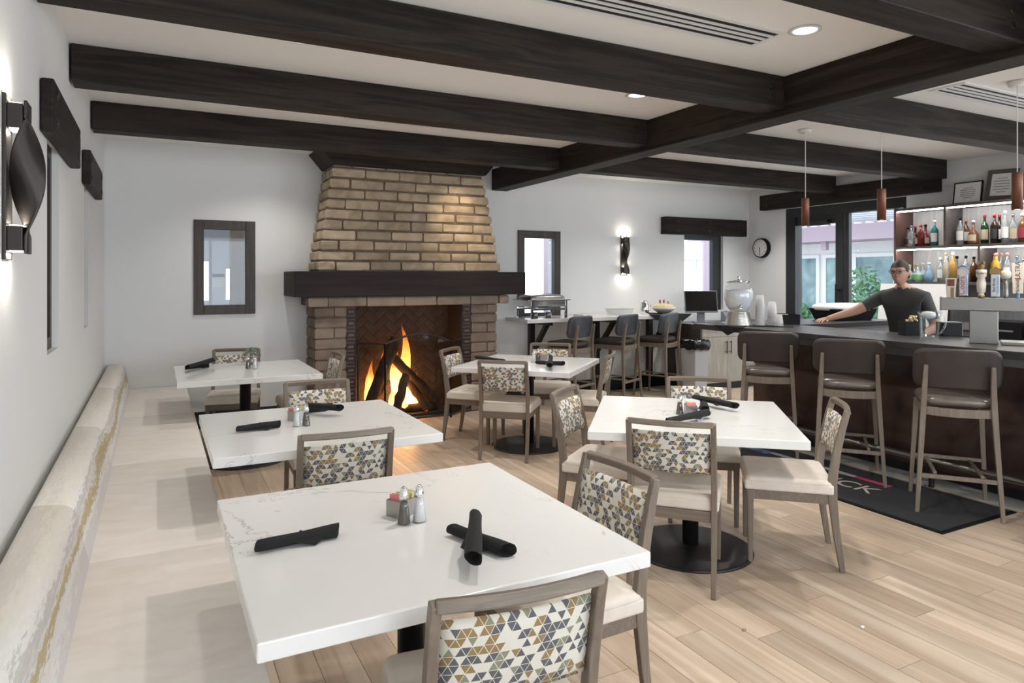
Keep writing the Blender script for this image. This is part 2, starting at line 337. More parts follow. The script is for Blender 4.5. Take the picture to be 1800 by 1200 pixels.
M['teal_pane'] = blotch('painted_reflection_pane', [(0.35, (0.10, 0.17, 0.20)), (0.6, (0.20, 0.32, 0.33)), (0.75, (0.32, 0.46, 0.46))], 2.5, 0.1, 0)  # mottled teal paints reflections into the pane colour
M['skin'] = plain('skin', (0.42, 0.24, 0.17), 0.5)
M['shirt'] = plain('charcoal_shirt', (0.040, 0.040, 0.042), 0.85, bump=0.2, bscale=80)
M['trousers'] = plain('dark_trousers', (0.025, 0.025, 0.03), 0.85)
M['hair'] = plain('dark_hair', (0.018, 0.013, 0.011), 0.6, bump=0.6, bscale=150)
M['food'] = blotch('shredded_food', [(0.3, (0.55, 0.45, 0.2)), (0.7, (0.75, 0.68, 0.42))], 60, 0.7, 0.6)
M['pepper'] = plain('ground_pepper', (0.10, 0.075, 0.055), 0.9, bump=0.5, bscale=400)
M['salt'] = plain('salt', (0.78, 0.78, 0.78), 0.9)
M['tan'] = plain('tan_floor_trim', (0.34, 0.25, 0.17), 0.6)
M['pale_tile'] = plain('pale_grey_tile', (0.48, 0.47, 0.45), 0.4, bump=0.05)
M['clay'] = plain('clock_face', (0.72, 0.71, 0.68), 0.6)
M['brown_column'] = blotch('brown_column', [(0.3, (0.14, 0.10, 0.075)), (0.7, (0.20, 0.15, 0.11))], 3, 0.7, 0.1)

# ------------------------------------------------------------------ mesh helpers
class MB:
    def __init__(s): s.v = []; s.f = []; s.sm = []
    def add(s, verts, faces, smooth=False):
        o = len(s.v); s.v += [tuple(p) for p in verts]
        for f in faces: s.f.append(tuple(i + o for i in f)); s.sm.append(smooth)
        return s
    def box(s, x0, x1, y0, y1, z0, z1):
        v = [(x0, y0, z0), (x1, y0, z0), (x1, y1, z0), (x0, y1, z0), (x0, y0, z1), (x1, y0, z1), (x1, y1, z1), (x0, y1, z1)]
        return s.add(v, [(0, 3, 2, 1), (4, 5, 6, 7), (0, 1, 5, 4), (1, 2, 6, 5), (2, 3, 7, 6), (3, 0, 4, 7)])
    def hexa(s, b, t):
        """bottom 4 points, top 4 points (counter-clockwise seen from above)"""
        return s.add(list(b) + list(t), [(0, 3, 2, 1), (4, 5, 6, 7), (0, 1, 5, 4), (1, 2, 6, 5), (2, 3, 7, 6), (3, 0, 4, 7)])
    def prism(s, pts, axis, a, b):
        """extrude a 2-D outline along x, y or z"""
        def P(p, k): return {'x': (k, p[0], p[1]), 'y': (p[0], k, p[1]), 'z': (p[0], p[1], k)}[axis]
        n = len(pts)
        v = [P(p, a) for p in pts] + [P(p, b) for p in pts]
        f = [tuple(range(n - 1, -1, -1)), tuple(range(n, 2 * n))] + [(i, (i + 1) % n, n + (i + 1) % n, n + i) for i in range(n)]
        return s.add(v, f)
    def lathe(s, prof, seg=20, c=(0, 0, 0), sx=1, sy=1):
        v = []; f = []; m = len(prof)
        for i in range(seg):
            a = 2 * math.pi * i / seg
            for r, z in prof: v.append((c[0] + sx * r * math.cos(a), c[1] + sy * r * math.sin(a), c[2] + z))
        for i in range(seg):
            j = (i + 1) % seg
            for k in range(m - 1): f.append((i * m + k, j * m + k, j * m + k + 1, i * m + k + 1))
        f.append(tuple(i * m for i in range(seg))[::-1]); f.append(tuple(i * m + m - 1 for i in range(seg)))
        return s.add(v, f, True)
    def cyl(s, p, q, r, r2=None, seg=12, smooth=True):
        r2 = r if r2 is None else r2
        p, q = Vector(p), Vector(q); d = (q - p).normalized()
        a = d.orthogonal().normalized(); b = d.cross(a)
        v = []
        for k, (c, rr) in enumerate(((p, r), (q, r2))):
            for i in range(seg):
                t = 2 * math.pi * i / seg; v.append(c + a * rr * math.cos(t) + b * rr * math.sin(t))
        f = [(i, (i + 1) % seg, seg + (i + 1) % seg, seg + i) for i in range(seg)]
        s.add(v, f, smooth)
        s.add(v[:seg], [tuple(range(seg - 1, -1, -1))]); s.add(v[seg:], [tuple(range(seg))])
        return s
    def bar(s, pts, w, d, side=(1, 0, 0)):
        """rectangular section swept along a path; w along `side`, d across; w, d may be lists"""
        side = Vector(side).normalized(); n = len(pts); v = []
        P = [Vector(p) for p in pts]
        for i, p in enumerate(P):
            t = (P[min(i + 1, n - 1)] - P[max(i - 1, 0)]).normalized(); nn = t.cross(side).normalized()
            ww = (w[i] if isinstance(w, (list, tuple)) else w) / 2; dd = (d[i] if isinstance(d, (list, tuple)) else d) / 2
            v += [p - side * ww - nn * dd, p + side * ww - nn * dd, p + side * ww + nn * dd, p - side * ww + nn * dd]
        f = [(0, 1, 2, 3), tuple(4 * (n - 1) + k for k in (3, 2, 1, 0))]
        for i in range(n - 1):
            for k in range(4): f.append((4 * i + k, 4 * i + 4 + k, 4 * i + 4 + (k + 1) % 4, 4 * i + (k + 1) % 4))
        return s.add(v, f)
    def tube(s, pts, r, seg=10):
        P = [Vector(p) for p in pts]; n = len(P); v = []; up = None
        for i, p in enumerate(P):
            t = (P[min(i + 1, n - 1)] - P[max(i - 1, 0)]).normalized()
            a = t.orthogonal().normalized() if up is None else (up - t * up.dot(t)).normalized()
            up = a; b = t.cross(a); rr = r[i] if isinstance(r, (list, tuple)) else r
            for k in range(seg):
                an = 2 * math.pi * k / seg; v.append(p + a * rr * math.cos(an) + b * rr * math.sin(an))
        f = [(i * seg + k, i * seg + (k + 1) % seg, (i + 1) * seg + (k + 1) % seg, (i + 1) * seg + k) for i in range(n - 1) for k in range(seg)]
        s.add(v, f, True)
        s.add(v[:seg], [tuple(range(seg - 1, -1, -1))]); s.add(v[-seg:], [tuple(range(seg))])
        return s
    def pad(s, c, hx, hy, hz, p=4.0, nu=24, nv=10, rot=None):
        """rounded cushion: super-ellipsoid"""
        def sg(x, e): return math.copysign(abs(x) ** e, x)
        v = []; e = 2.0 / p
        for j in range(nv + 1):
            ph = -math.pi / 2 + math.pi * j / nv
            for i in range(nu):
                th = 2 * math.pi * i / nu
                q = Vector((hx * sg(math.cos(ph), e) * sg(math.cos(th), e), hy * sg(math.cos(ph), e) * sg(math.sin(th), e), hz * sg(math.sin(ph), 0.75)))
                if rot: q = rot @ q
                v.append(Vector(c) + q)
        f = [(j * nu + i, j * nu + (i + 1) % nu, (j + 1) * nu + (i + 1) % nu, (j + 1) * nu + i) for j in range(nv) for i in range(nu)]
        return s.add(v, f, True)
    def mesh(s, name):
        me = bpy.data.meshes.new(name); me.from_pydata(s.v, [], s.f); me.update()
        me.polygons.foreach_set('use_smooth', s.sm)
        return me

def link(name, data, mat=None, parent=None, loc=None, rot=None, bevel=0.0):
    o = bpy.data.objects.new(name, data); COL.objects.link(o)
    if mat is not None and data is not None and not data.materials: data.materials.append(mat)
    if parent is not None: o.parent = parent
    if loc is not None: o.location = loc
    if rot is not None: o.rotation_euler = rot
    if bevel:
        b = o.modifiers.new('bevel', 'BEVEL'); b.width = bevel; b.segments = 2; b.limit_method = 'ANGLE'; b.angle_limit = R(40)
    return o
def obj(name, mb, mat, parent=None, loc=None, rot=None, bevel=0.0): return link(name, mb.mesh(name), mat, parent, loc, rot, bevel)
def tag(o, label, cat, group=None):
    o['label'] = label; o['category'] = cat
    if group: o['group'] = group
    return o
def struct(name, mb, mat, label=None, bevel=0.0):
    o = obj(name, mb, mat, bevel=bevel); o['kind'] = 'structure'
    if label: o['label'] = label
    return o
def thing(name, label, cat, loc=(0, 0, 0), rz=0.0, group=None):
    o = bpy.data.objects.new(name, None); COL.objects.link(o); o.empty_display_size = 0.1
    o.location = loc; o.rotation_euler = (0, 0, rz)
    return tag(o, label, cat, group)
def copy_tree(root, loc, rz=0.0, label=None, group=None):
    r = root.copy(); COL.objects.link(r); r.location = loc; r.rotation_euler = (0, 0, rz)
    if label: r['label'] = label
    if group: r['group'] = group
    for ch in list(root.children):
        c = ch.copy(); COL.objects.link(c); c.parent = r
        for g in list(ch.children):
            d = g.copy(); COL.objects.link(d); d.parent = c
    return r
def text(name, body, size, mat, parent, mtx, extrude=0.0006, align='CENTER'):
    c = bpy.data.curves.new(name, 'FONT'); c.body = body; c.size = size; c.extrude = extrude; c.align_x = align; c.align_y = 'CENTER'
    c.materials.append(mat)
    tmp = bpy.data.objects.new('tmp', c); COL.objects.link(tmp); bpy.context.view_layer.update()
    me = bpy.data.meshes.new_from_object(tmp.evaluated_get(bpy.context.evaluated_depsgraph_get())); bpy.data.objects.remove(tmp)
    me.name = name
    o = bpy.data.objects.new(name, me); COL.objects.link(o); o.parent = parent
    o.matrix_local = mtx
    return o
def frame_mtx(origin, xdir, ydir):
    x = Vector(xdir).normalized(); y = Vector(ydir).normalized(); z = x.cross(y)
    return Matrix(((x.x, y.x, z.x, origin[0]), (x.y, y.y, z.y, origin[1]), (x.z, y.z, z.z, origin[2]), (0, 0, 0, 1)))

# ------------------------------------------------------------------ room shell
XL, XR, YB, YF, ZC = -0.44, 8.12, 7.65, -3.0, 2.88
def wall_with_holes(axis, at0, at1, a0, a1, z0, z1, holes):
    """slab along x (axis 'x', thickness in y) or along y, with rectangular openings (a0,a1,z0,z1)"""
    mb = MB()
    def bx(p0, p1, q0, q1):
        if p1 - p0 < 1e-6 or q1 - q0 < 1e-6: return
        if axis == 'x': mb.box(p0, p1, at0, at1, q0, q1)
        else: mb.box(at0, at1, p0, p1, q0, q1)
    cur = a0
    for h in sorted(holes):
        bx(cur, h[0], z0, z1); bx(h[0], h[1], z0, h[2]); bx(h[0], h[1], h[3], z1); cur = h[1]
    bx(cur, a1, z0, z1)
    return mb
W1 = (3.74, 4.16, 1.19, 2.20); W2 = (5.55, 5.88, 1.19, 2.20)
struct('wall_left', wall_with_holes('y', XL - 0.25, XL, YF, YB + .2, 0, ZC, [W1, W2]), M['wall'])
WA = (0.40, 0.87, 1.22, 2.07); WB = (4.13, 4.64, 1.05, 2.08); WC = (6.82, 7.58, 1.05, 2.16)
struct('wall_back', wall_with_holes('x', YB, YB + 0.2, XL - .25, XR + .25, 0, ZC, [WA, WB, WC]), M['wall'])
DOOR = (5.16, 6.97, 0.0, 2.53)
SIDEW = (-1.7, 0.9, 0.4, 2.5)
struct('wall_right', wall_with_holes('y', XR, XR + 0.25, YF, YB, 0, ZC, [SIDEW, DOOR]), M['wall'])
struct('wall_rear', wall_with_holes('x', YF - .2, YF, XL - .25, XR + .25, 0, ZC, [(wx - ww / 2, wx + ww / 2, 0.4, 2.5) for wx, ww in WIN_REAR]), M['wall'])
struct('ceiling', MB().box(XL - .25, XR + .25, YF - .2, YB + .2, ZC, ZC + .12), M['ceiling'])
fl = struct('floor', MB().box(XL - .25, XR + .25, YF - .2, YB + .2, -0.1, -0.004), M['floor_base'])
# plank tiles, each its own piece; a plain mass further off
PW = 0.1555; PX0 = 0.42 - 2 * PW
pm = MB().box(-PW / 2 + .0012, PW / 2 - .0012, -0.6 + .0012, 0.6 - .0012, -0.012, 0.0).mesh('plank'); pm.materials.append(M['plank'])
rest = MB()
for i in range(-5, 54):
    x = PX0 + (i + .5) * PW
    if x > XR - .05 or x < XL + .03: continue
    off = (0.37 * i * 1.2 + random.uniform(-.1, .1)) % 1.2
    for k in range(-4, 8):
        y = k * 1.2 + off
        if y < YF + .55 or y > YB - .5: 
            continue
        if 0.2 < x < 5.1 and 1.2 < y < 7.3:
            link('plank', pm, None, fl, (x, y, 0))
        else:
            rest.box(x - PW / 2 + .0012, x + PW / 2 - .0012, y - .5988, y + .5988, -0.012, 0.0)
ro = obj('plank_field', rest, M['plank'], fl); ro['kind'] = 'stuff'
# baseboards
bb = MB().box(XL, 1.45, YB - .015, YB, 0, .17).box(3.6, XR, YB - .015, YB, 0, .17)
struct('baseboard_back', bb, M['black_metal'])
struct('baseboard_left', MB().box(XL, XL + .015, YF, YB - .02, 0, .12), M['black_metal'])

# ------------------------------------------------------------------ windows
def framed_window(name, x0, x1, z0, z1, fw, mat, glass=True, depth=0.06, inset=0.02):
    """framed pane in the back wall opening"""
    o = struct(name, MB().box(x0 - .06, x0 + fw - .06, YB - inset, YB + depth, z0 - .06, z1 + .06)
               .box(x1 - fw + .06, x1 + .06, YB - inset, YB + depth, z0 - .06, z1 + .06)
               .box(x0 - .06 + fw, x1 + .06 - fw, YB - inset, YB + depth, z1 + .06 - fw, z1 + .06)
               .box(x0 - .06 + fw, x1 + .06 - fw, YB - inset, YB + depth, z0 - .06, z0 - .06 + fw), mat, bevel=.004)
    obj('pane', MB().box(x0, x1, YB + .03, YB + .036, z0, z1), M['pane'], o)
    return o
framed_window('window_1', WA[0], WA[1], WA[2], WA[3], 0.095, M['frame'])
framed_window('window_2', WB[0], WB[1], WB[2], WB[3], 0.095, M['frame'])
w3 = struct('window_3', MB().box(WC[0], WC[0] + .03, YB + .05, YB + .12, WC[2], WC[3]).box(WC[1] - .16, WC[1], YB + .05, YB + .12, WC[2], WC[3])
            .box(WC[0] + .03, WC[1] - .16, YB + .05, YB + .12, WC[3] - .07, WC[3]).box(WC[0] + .03, WC[1] - .16, YB + .05, YB + .12, WC[2], WC[2] + .06), M['black_frame'])
obj('pane', MB().box(WC[0] + .03, WC[1] - .16, YB + .08, YB + .086, WC[2] + .06, WC[3] - .07), M['pane'], w3)
for nm, w in (('window_4', W1), ('window_5', W2)):
    o = struct(nm, MB().box(XL - .12, XL - .03, w[0], w[0] + .06, w[2], w[3]).box(XL - .12, XL - .03, w[1] - .06, w[1], w[2], w[3])
               .box(XL - .12, XL - .03, w[0] + .06, w[1] - .06, w[2], w[2] + .06).box(XL - .12, XL - .03, w[0] + .06, w[1] - .06, w[3] - .06, w[3]), M['frame'])
    obj('pane', MB().box(XL - .09, XL - .084, w[0] + .06, w[1] - .06, w[2] + .06, w[3] - .06), M['dark_pane'], o)
for i, (wx, ww) in enumerate(WIN_REAR):
    x0, x1 = wx - ww / 2, wx + ww / 2
    o = struct('window_%d' % (6 + i), MB().box(x0, x0 + .06, YF - .15, YF - .1, .4, 2.5).box(x1 - .06, x1, YF - .15, YF - .1, .4, 2.5).box(x0 + .06, x1 - .06, YF - .15, YF - .1, 2.44, 2.5).box(x0 + .06, x1 - .06, YF - .15, YF - .1, .4, .46).box(wx - .03, wx + .03, YF - .15, YF - .1, .46, 2.44), M['black_frame'])  # unseen rear windows, added to go with the fill lamps
    obj('pane', MB().box(x0 + .06, x1 - .06, YF - .13, YF - .124, .46, 2.44), M['pane'], o)
o = struct('window_9', MB().box(XR + .1, XR + .15, SIDEW[0], SIDEW[0] + .06, .4, 2.5).box(XR + .1, XR + .15, SIDEW[1] - .06, SIDEW[1], .4, 2.5).box(XR + .1, XR + .15, SIDEW[0] + .06, SIDEW[1] - .06, 2.44, 2.5).box(XR + .1, XR + .15, SIDEW[0] + .06, SIDEW[1] - .06, .4, .46), M['black_frame'])  # unseen side window, added to go with its fill lamp
obj('pane', MB().box(XR + .12, XR + .126, SIDEW[0] + .06, SIDEW[1] - .06, .46, 2.44), M['pane'], o)

# glazed door in the right wall
d0, d1 = DOOR[0], DOOR[1]
dr = struct('door_1', MB().box(XR + .02, XR + .16, d1 - .16, d1, 0, 2.53).box(XR + .02, XR + .16, d0, d0 + .05, 0, 2.53).box(XR + .02, XR + .16, d0 + .05, d1 - .16, 2.40, 2.53)
            .box(XR + .04, XR + .10, 6.05, 6.17, 0, 2.40).box(XR + .04, XR + .10, 5.97, 6.03, 0, 2.40).box(XR + .04, XR + .10, d0 + .05, 5.97, 0, .1).box(XR + .04, XR + .10, 6.17, d1 - .16, 0, .12).box(XR + .04, XR + .10, 6.17, d1 - .16, 2.28, 2.40), M['black_frame'])
obj('pane', MB().box(XR + .068, XR + .074, 6.17, d1 - .16, .12, 2.28), M['pane'], dr)
obj('pane', MB().box(XR + .068, XR + .074, d0 + .05, 5.97, .1, 2.40), M['pane'], dr)
obj('handle', MB().cyl((XR - .02, 6.12, 1.0), (XR - .02, 6.12, 1.45), .014).cyl((XR - .02, 6.12, 1.08), (XR + .05, 6.12, 1.08), .009).cyl((XR - .02, 6.12, 1.37), (XR + .05, 6.12, 1.37), .009), M['black_metal'], dr)
obj('door_closer', MB().box(XR - .03, XR + .04, 6.25, 6.6, 2.26, 2.33), M['black_metal'], dr)

# ------------------------------------------------------------------ beams
def bolt_mesh(axis):
    mb = MB()
    d = Vector((0, -1, 0)) if axis == 'y' else (Vector((-1, 0, 0)) if axis == 'x-' else Vector((1, 0, 0)))
    mb.cyl(-d * .002, d * .006, .021, .018, 10); return mb
BZ0 = 2.665
BEAM_Y = [0.34, 1.76, 3.18, 4.60, 6.03]
girder = thing('ceiling_girder', 'long dark wood girder running under the ends of the ceiling beams', 'beam', (3.70, 0, ZC), 0, 'ceiling timbers')
obj('timber', MB().box(0, .21, YF + .1, YB - .01, -.26, 0), M['beam_y'], girder, bevel=.008)
for y in BEAM_Y:
    b = thing('ceiling_beam', 'dark wood ceiling beam meeting the girder on the dining side', 'beam', (0, y, 0), 0, 'ceiling timbers')
    obj('timber', MB().box(XL + .01, 3.70, 0, .185, BZ0, ZC - .001), M['beam'], b, bevel=.008)
    for z in (2.735, 2.805): obj('bolt', bolt_mesh('y'), M['black_metal'], b, (3.58, 0, z))
for y in BEAM_Y:
    b = thing('ceiling_beam', 'dark wood ceiling beam over the bar side of the girder', 'beam', (0, y, 0), 0, 'ceiling timbers')
    obj('timber', MB().box(3.91, 7.99, 0, .185, BZ0, ZC - .001), M['beam'], b, bevel=.008)
# lintels
l = thing('wall_lintel', 'dark bolted timber lintel over the glazed door', 'lintel', (0, 0, 0))
obj('timber', MB().box(8.0, XR - .002, 4.73, 7.34, 2.535, 2.755), M['beam_y'], l, bevel=.008)
for y in (4.9, 5.75, 6.45, 7.2):
    for z in (2.59, 2.70): obj('bolt', bolt_mesh('x-'), M['black_metal'], l, (8.0, y, z))
l = thing('wall_lintel', 'dark bolted timber lintel over the corner window', 'lintel', (0, 0, 0))
obj('timber', MB().box(6.38, 7.95, 7.53, YB - .002, 2.155, 2.40), M['beam'], l, bevel=.008)
for x in (6.60, 7.20, 7.78):
    for z in (2.21, 2.34): obj('bolt', bolt_mesh('y'), M['black_metal'], l, (x, 7.53, z))
for y0, y1, lab in ((3.50, 4.65, 'dark timber lintel on the left wall beside the wall lamp'), (5.36, 6.46, 'dark timber lintel on the left wall nearest the fireplace wall')):
    l = thing('wall_lintel', lab, 'lintel', (0, 0, 0), 0)
    obj('timber', MB().box(XL + .002, XL + .055, y0, y1, 2.17, 2.40), M['beam_y'], l, bevel=.01)
    for y in (y0 + .1, y1 - .1):
        for z in (2.225, 2.345): obj('bolt', bolt_mesh('x+'), M['black_metal'], l, (XL + .055, y, z))

# ------------------------------------------------------------------ ceiling fittings
def downlight(x, y, power=50, col=(1.0, 0.95, 0.89), label=None, aim=None):
    t = thing('recessed_downlight', label or 'unseen recessed downlight added to brighten one of the other ceiling bays', 'light', (x, y, ZC), 0, 'recessed ceiling downlights')
    mb = MB(); mb.lathe([(.062, -.001), (.082, -.001), (.084, -.006), (.064, -.009), (.062, -.001)], 28)
    obj('trim_ring', mb, M['white_plastic'], t)
    obj('lens', MB().lathe([(.0, -.004), (.063, -.004), (.063, -.001), (.0, -.001)], 24), M['lamp'], t)
    s = bpy.data.lights.new('downlight_spot', 'SPOT'); s.energy = power; s.color = col; s.spot_size = R(125); s.spot_blend = 0.7; s.shadow_soft_size = 0.05
    so = bpy.data.objects.new('downlight_spot', s); COL.objects.link(so); so.parent = t; so.location = (0, 0, -.02)
    if aim is not None:
        s.spot_size = R(58); s.spot_blend = 1.0
        so.rotation_euler = (Vector(aim) - Vector((x, y, ZC - .02))).to_track_quat('-Z', 'Y').to_euler()
for x, y, pw, lab in ((.71, 3.93, 34, 'recessed downlight half hidden by a beam, over the bench tables'), (3.12, 4.0, 72, 'small-looking recessed downlight beside the girder, above the mat-side table'), (3.1, 2.53, 70, 'fully visible recessed downlight next to the linear air diffuser'),
                      (5.9, 2.55, 70, None), (1.7, 2.45, 72, None), (1.7, 5.4, 70, None), (3.1, 5.4, 60, None), (1.0, 6.9, 34, None), (2.2, 1.1, 50, None), (5.3, 1.0, 60, None), (.7, -.6, 40, None), (3.1, -.8, 50, None), (5.6, -.8, 50, None),  # unlabelled entries are unseen downlights added to light the room
                      (5.6, 4.98, 75, None), (6.7, 4.98, 85, None), (7.2, 3.55, 70, None), (6.6, 2.5, 70, None), (5.4, 6.4, 60, None), (7.2, 6.4, 95, None)):
    downlight(x, y, pw, label=lab)
downlight(2.95, 6.55, 55, (1.0, 0.80, 0.55), 'warm recessed downlight in front of the chimney, aimed at its bricks', (3.05, 7.15, 2.10))
def diffuser(x0, x1, y0, y1, label):
    t = thing('air_diffuser', label, 'vent', ((x0 + x1) / 2, (y0 + y1) / 2, ZC))
    hx, hy = (x1 - x0) / 2, (y1 - y0) / 2
    obj('frame', MB().box(-hx, hx, -hy, -hy + .03, -.008, 0).box(-hx, hx, hy - .03, hy, -.008, 0).box(-hx, -hx + .03, -hy + .03, hy - .03, -.008, 0).box(hx - .03, hx, -hy + .03, hy - .03, -.008, 0), M['white_plastic'], t)
    obj('slot_backing', MB().box(-hx + .03, hx - .03, -hy + .03, hy - .03, -.003, -.0005), M['black_plastic'], t)
    n = 4; pitch = (2 * hy - .06) / n
    for k in range(1, n): obj('blade', MB().box(-hx + .03, hx - .03, -hy + .03 + k * pitch - .011, -hy + .03 + k * pitch + .011, -.008, -.003), M['white_plastic'], t)
diffuser(1.45, 3.05, 2.60, 2.86, 'four-slot linear air diffuser in the bay beside the round downlight')
diffuser(4.9, 6.4, 2.70, 2.95, 'four-slot linear air diffuser in the ceiling above the bar')
diffuser(1.4, 2.9, 5.50, 5.72, 'four-slot linear air diffuser in the bay before the fireplace')

# ------------------------------------------------------------------ wall sconces
def sconce(name, label, loc, rz, power):
    """local +Y points out of the wall"""
    t = thing(name, label, 'wall light', loc, rz)
    obj('back_plate', MB().box(-.055, .055, 0, .012, -.27, .27), M['bronze'], t, bevel=.003)
    for sgn in (1, -1): obj('lamp_block', MB().box(-.05, .05, .012, .055, sgn * .2 - .04, sgn * .2 + .04), M['bronze'], t, bevel=.003)
    mb = MB(); n = 64; v = []
    for i in range(n + 1):
        z = -.25 + .5 * i / n; a = 0 if abs(z) > .19 else math.pi * (.5 + .5 * z / .19)
        w = .05
        dx, dy = math.cos(a) * w, math.sin(a) * w
        cx, cy = 0, .062
        nx, ny = -math.sin(a) * .004, math.cos(a) * .004
        v += [(cx - dx + nx, cy - dy + ny, z), (cx + dx + nx, cy + dy + ny, z), (cx + dx - nx, cy + dy - ny, z), (cx - dx - nx, cy - dy - ny, z)]
    f = [(0, 1, 2, 3), tuple(4 * n + k for k in (3, 2, 1, 0))] + [(4 * i + k, 4 * i + 4 + k, 4 * i + 4 + (k + 1) % 4, 4 * i + (k + 1) % 4) for i in range(n) for k in range(4)]
    obj('twisted_ribbon', mb.add(v, f, True), M['bronze'], t)
    for z, sz in ((.242, 1), (.158, -1), (-.158, 1), (-.242, -1)):
        obj('lens', MB().box(-.035, .035, .016, .05, z - .002, z + .002), M['lamp'], t)
        s = bpy.data.lights.new('sconce_glow', 'AREA'); s.shape = 'RECTANGLE'; s.size = .07; s.size_y = .034; s.energy = power if abs(z) > .2 else power * .35; s.color = (1, .90, .78)
        so = bpy.data.objects.new('sconce_glow', s); COL.objects.link(so); so.parent = t; so.location = (0, .033, z + sz * .006)
        so.rotation_euler = (R(180) if sz > 0 else 0, 0, 0)
sconce('wall_sconce', 'tall dark twisted-ribbon wall lamp on the left wall', (XL, 2.76, 1.875), R(-90), 1.0)
sconce('wall_sconce', 'tall dark twisted-ribbon wall lamp above the white wall counter', (5.73, YB, 1.84), R(180), 1.2)

# ------------------------------------------------------------------ fireplace
fp = thing('fireplace', 'tan adobe brick fireplace with a tapering chimney, dark mantel and burning fire', 'fireplace', (0, 0, 0))
def rough_brick(x0, x1, y0, y1, z0, z1, j=.008, ch=.010):
    """chamfered, slightly uneven brick"""
    J = lambda: random.uniform(-j, j)
    x0 += J(); x1 += J(); z0 += J() * .5; z1 += J() * .5; y0 += J()
    v = []
    def ring(z, i):
        return [(x0 + i, y0 + i, z), (x1 - i, y0 + i, z), (x1 - i, y1 - i, z), (x0 + i, y1 - i, z)]
    v = ring(z0, ch) + ring(z0 + ch, 0) + ring((z0 + z1) / 2 + J(), -.001) + ring(z1 - ch, 0) + ring(z1, ch)
    v = [(a + J() * .35, b + J() * .35, c + J() * .45) for a, b, c in v]
    f = [(3, 2, 1, 0), (16, 17, 18, 19)] + [(4 * r + k, 4 * r + (k + 1) % 4, 4 * r + 4 + (k + 1) % 4, 4 * r + 4 + k) for r in range(4) for k in range(4)]
    return MB().add(v, f)
CH0, CH1, CYF = 1.605, 2.80, 7.15
def chx(z):
    t = (z - CH0) / (CH1 - CH0); return 1.47 + .175 * t, 3.575 - .235 * t
core = MB(); a0, a1 = chx(CH0); b0, b1 = chx(2.87)
core.hexa([(a0 + .02, CYF + .015, CH0), (a1 - .02, CYF + .015, CH0), (a1 - .02, YB - .005, CH0), (a0 + .02, YB - .005, CH0)], [(b0 + .02, CYF + .015, 2.87), (b1 - .02, CYF + .015, 2.87), (b1 - .02, YB - .005, 2.87), (b0 + .02, YB - .005, 2.87)])
chim = obj('chimney_breast', core, M['mortar'], fp)
nc = 11; pitch = (CH1 - CH0) / nc; MJ = .021
for k in range(nc):
    z0 = CH0 + k * pitch + MJ / 2; z1 = z0 + pitch - MJ; xa, xb = chx((z0 + z1) / 2)
    cuts = [xa]; x = xa + (.36 if k % 2 else .20) + random.uniform(-.02, .02)
    while x < xb - .12: cuts.append(x); x += .365 + random.uniform(-.02, .02)
    cuts.append(xb)
    for i in range(len(cuts) - 1):
        obj('brick', rough_brick(cuts[i] + MJ / 2 * (i > 0), cuts[i + 1] - MJ / 2 * (i < len(cuts) - 2), CYF, CYF + .12, z0, z1), M['brick'], chim)
    ysplit = [CYF + .134, CYF + (.30 if k % 2 else .40), YB - .008]
    for i in range(2):
        for (p, q) in ((xa, xa + .1), (xb - .1, xb)):
            obj('brick', rough_brick(p, q, ysplit[i] + (MJ if i else 0), ysplit[i + 1], z0, z1, .004), M['brick'], chim)
obj('crown_board', MB().prism([(1.48, 2.875), (1.62, 2.71), (3.36, 2.71), (3.50, 2.875)], 'y', 7.08, YB - .004), M['beam'], fp)
obj('mantel', MB().box(1.22, 3.82, 6.98, YB - .003, 1.345, 1.603), M['mantel'], fp, bevel=.006)
led = obj('brick_ledge', MB().box(1.40, 3.60, 7.06, YB - .004, 1.245, 1.345), M['mortar'], fp)
x = 1.36
for i, w in enumerate((.20, .40, .41, .37, .40, .36, .13)):
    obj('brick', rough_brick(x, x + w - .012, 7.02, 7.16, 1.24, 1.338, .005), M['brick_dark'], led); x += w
PY = 7.2
OX0, OX1, OZ = 1.885, 3.095, 1.235
TL, TR = (1.78, 1.885), (3.115, 3.225)
for nm, x0, x1 in (('left_pier', 1.46, 1.78), ('right_pier', 3.225, 3.55)):
    p = obj('brick_pier', MB().box(x0 + .015, x1 - .005, PY + .015, YB - .004, 0, 1.24), M['mortar'], fp)
    n = 11; ph = 1.235 / n
    for k in range(n):
        z0 = k * ph + .006; z1 = (k + 1) * ph - .006
        s = x0 + (x1 - x0) * (.38 if k % 2 else .62)
        outer = nm == 'left_pier'
        if k % 2: pcs = [(x0, x1)]
        else: pcs = [(x0, s - .006), (s + .006, x1)]
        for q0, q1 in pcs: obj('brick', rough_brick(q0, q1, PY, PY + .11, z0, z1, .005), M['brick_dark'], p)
        ex = (x0, x0 + .1) if outer else (x1 - .1, x1)
        obj('brick', rough_brick(ex[0], ex[1], PY + .122, YB - .008, z0, z1, .004), M['brick_dark'], p)
for x0, x1 in (TL, TR):
    s = obj('tile_strip', MB().box(x0, x1, PY + .012, PY + .10, 0, 1.24), M['mortar'], fp)
    for k in range(10):
        obj('tile', MB().box(x0 + .003, x1 - .003, PY, PY + .02, k * .124 + .003, k * .124 + .121), M['tile'], s, bevel=.003)
fb = obj('firebox', MB().box(OX0 - .01, OX1 + .03, YB - .05, YB - .006, 0, 1.25).box(OX0 - .02, OX0, PY + .1, YB - .05, 0, 1.25).box(OX1, OX1 + .02, PY + .02, YB - .05, 0, 1.25).box(OX0, OX1, PY + .1, YB - .05, 1.235, 1.25), M['soot'], fp)
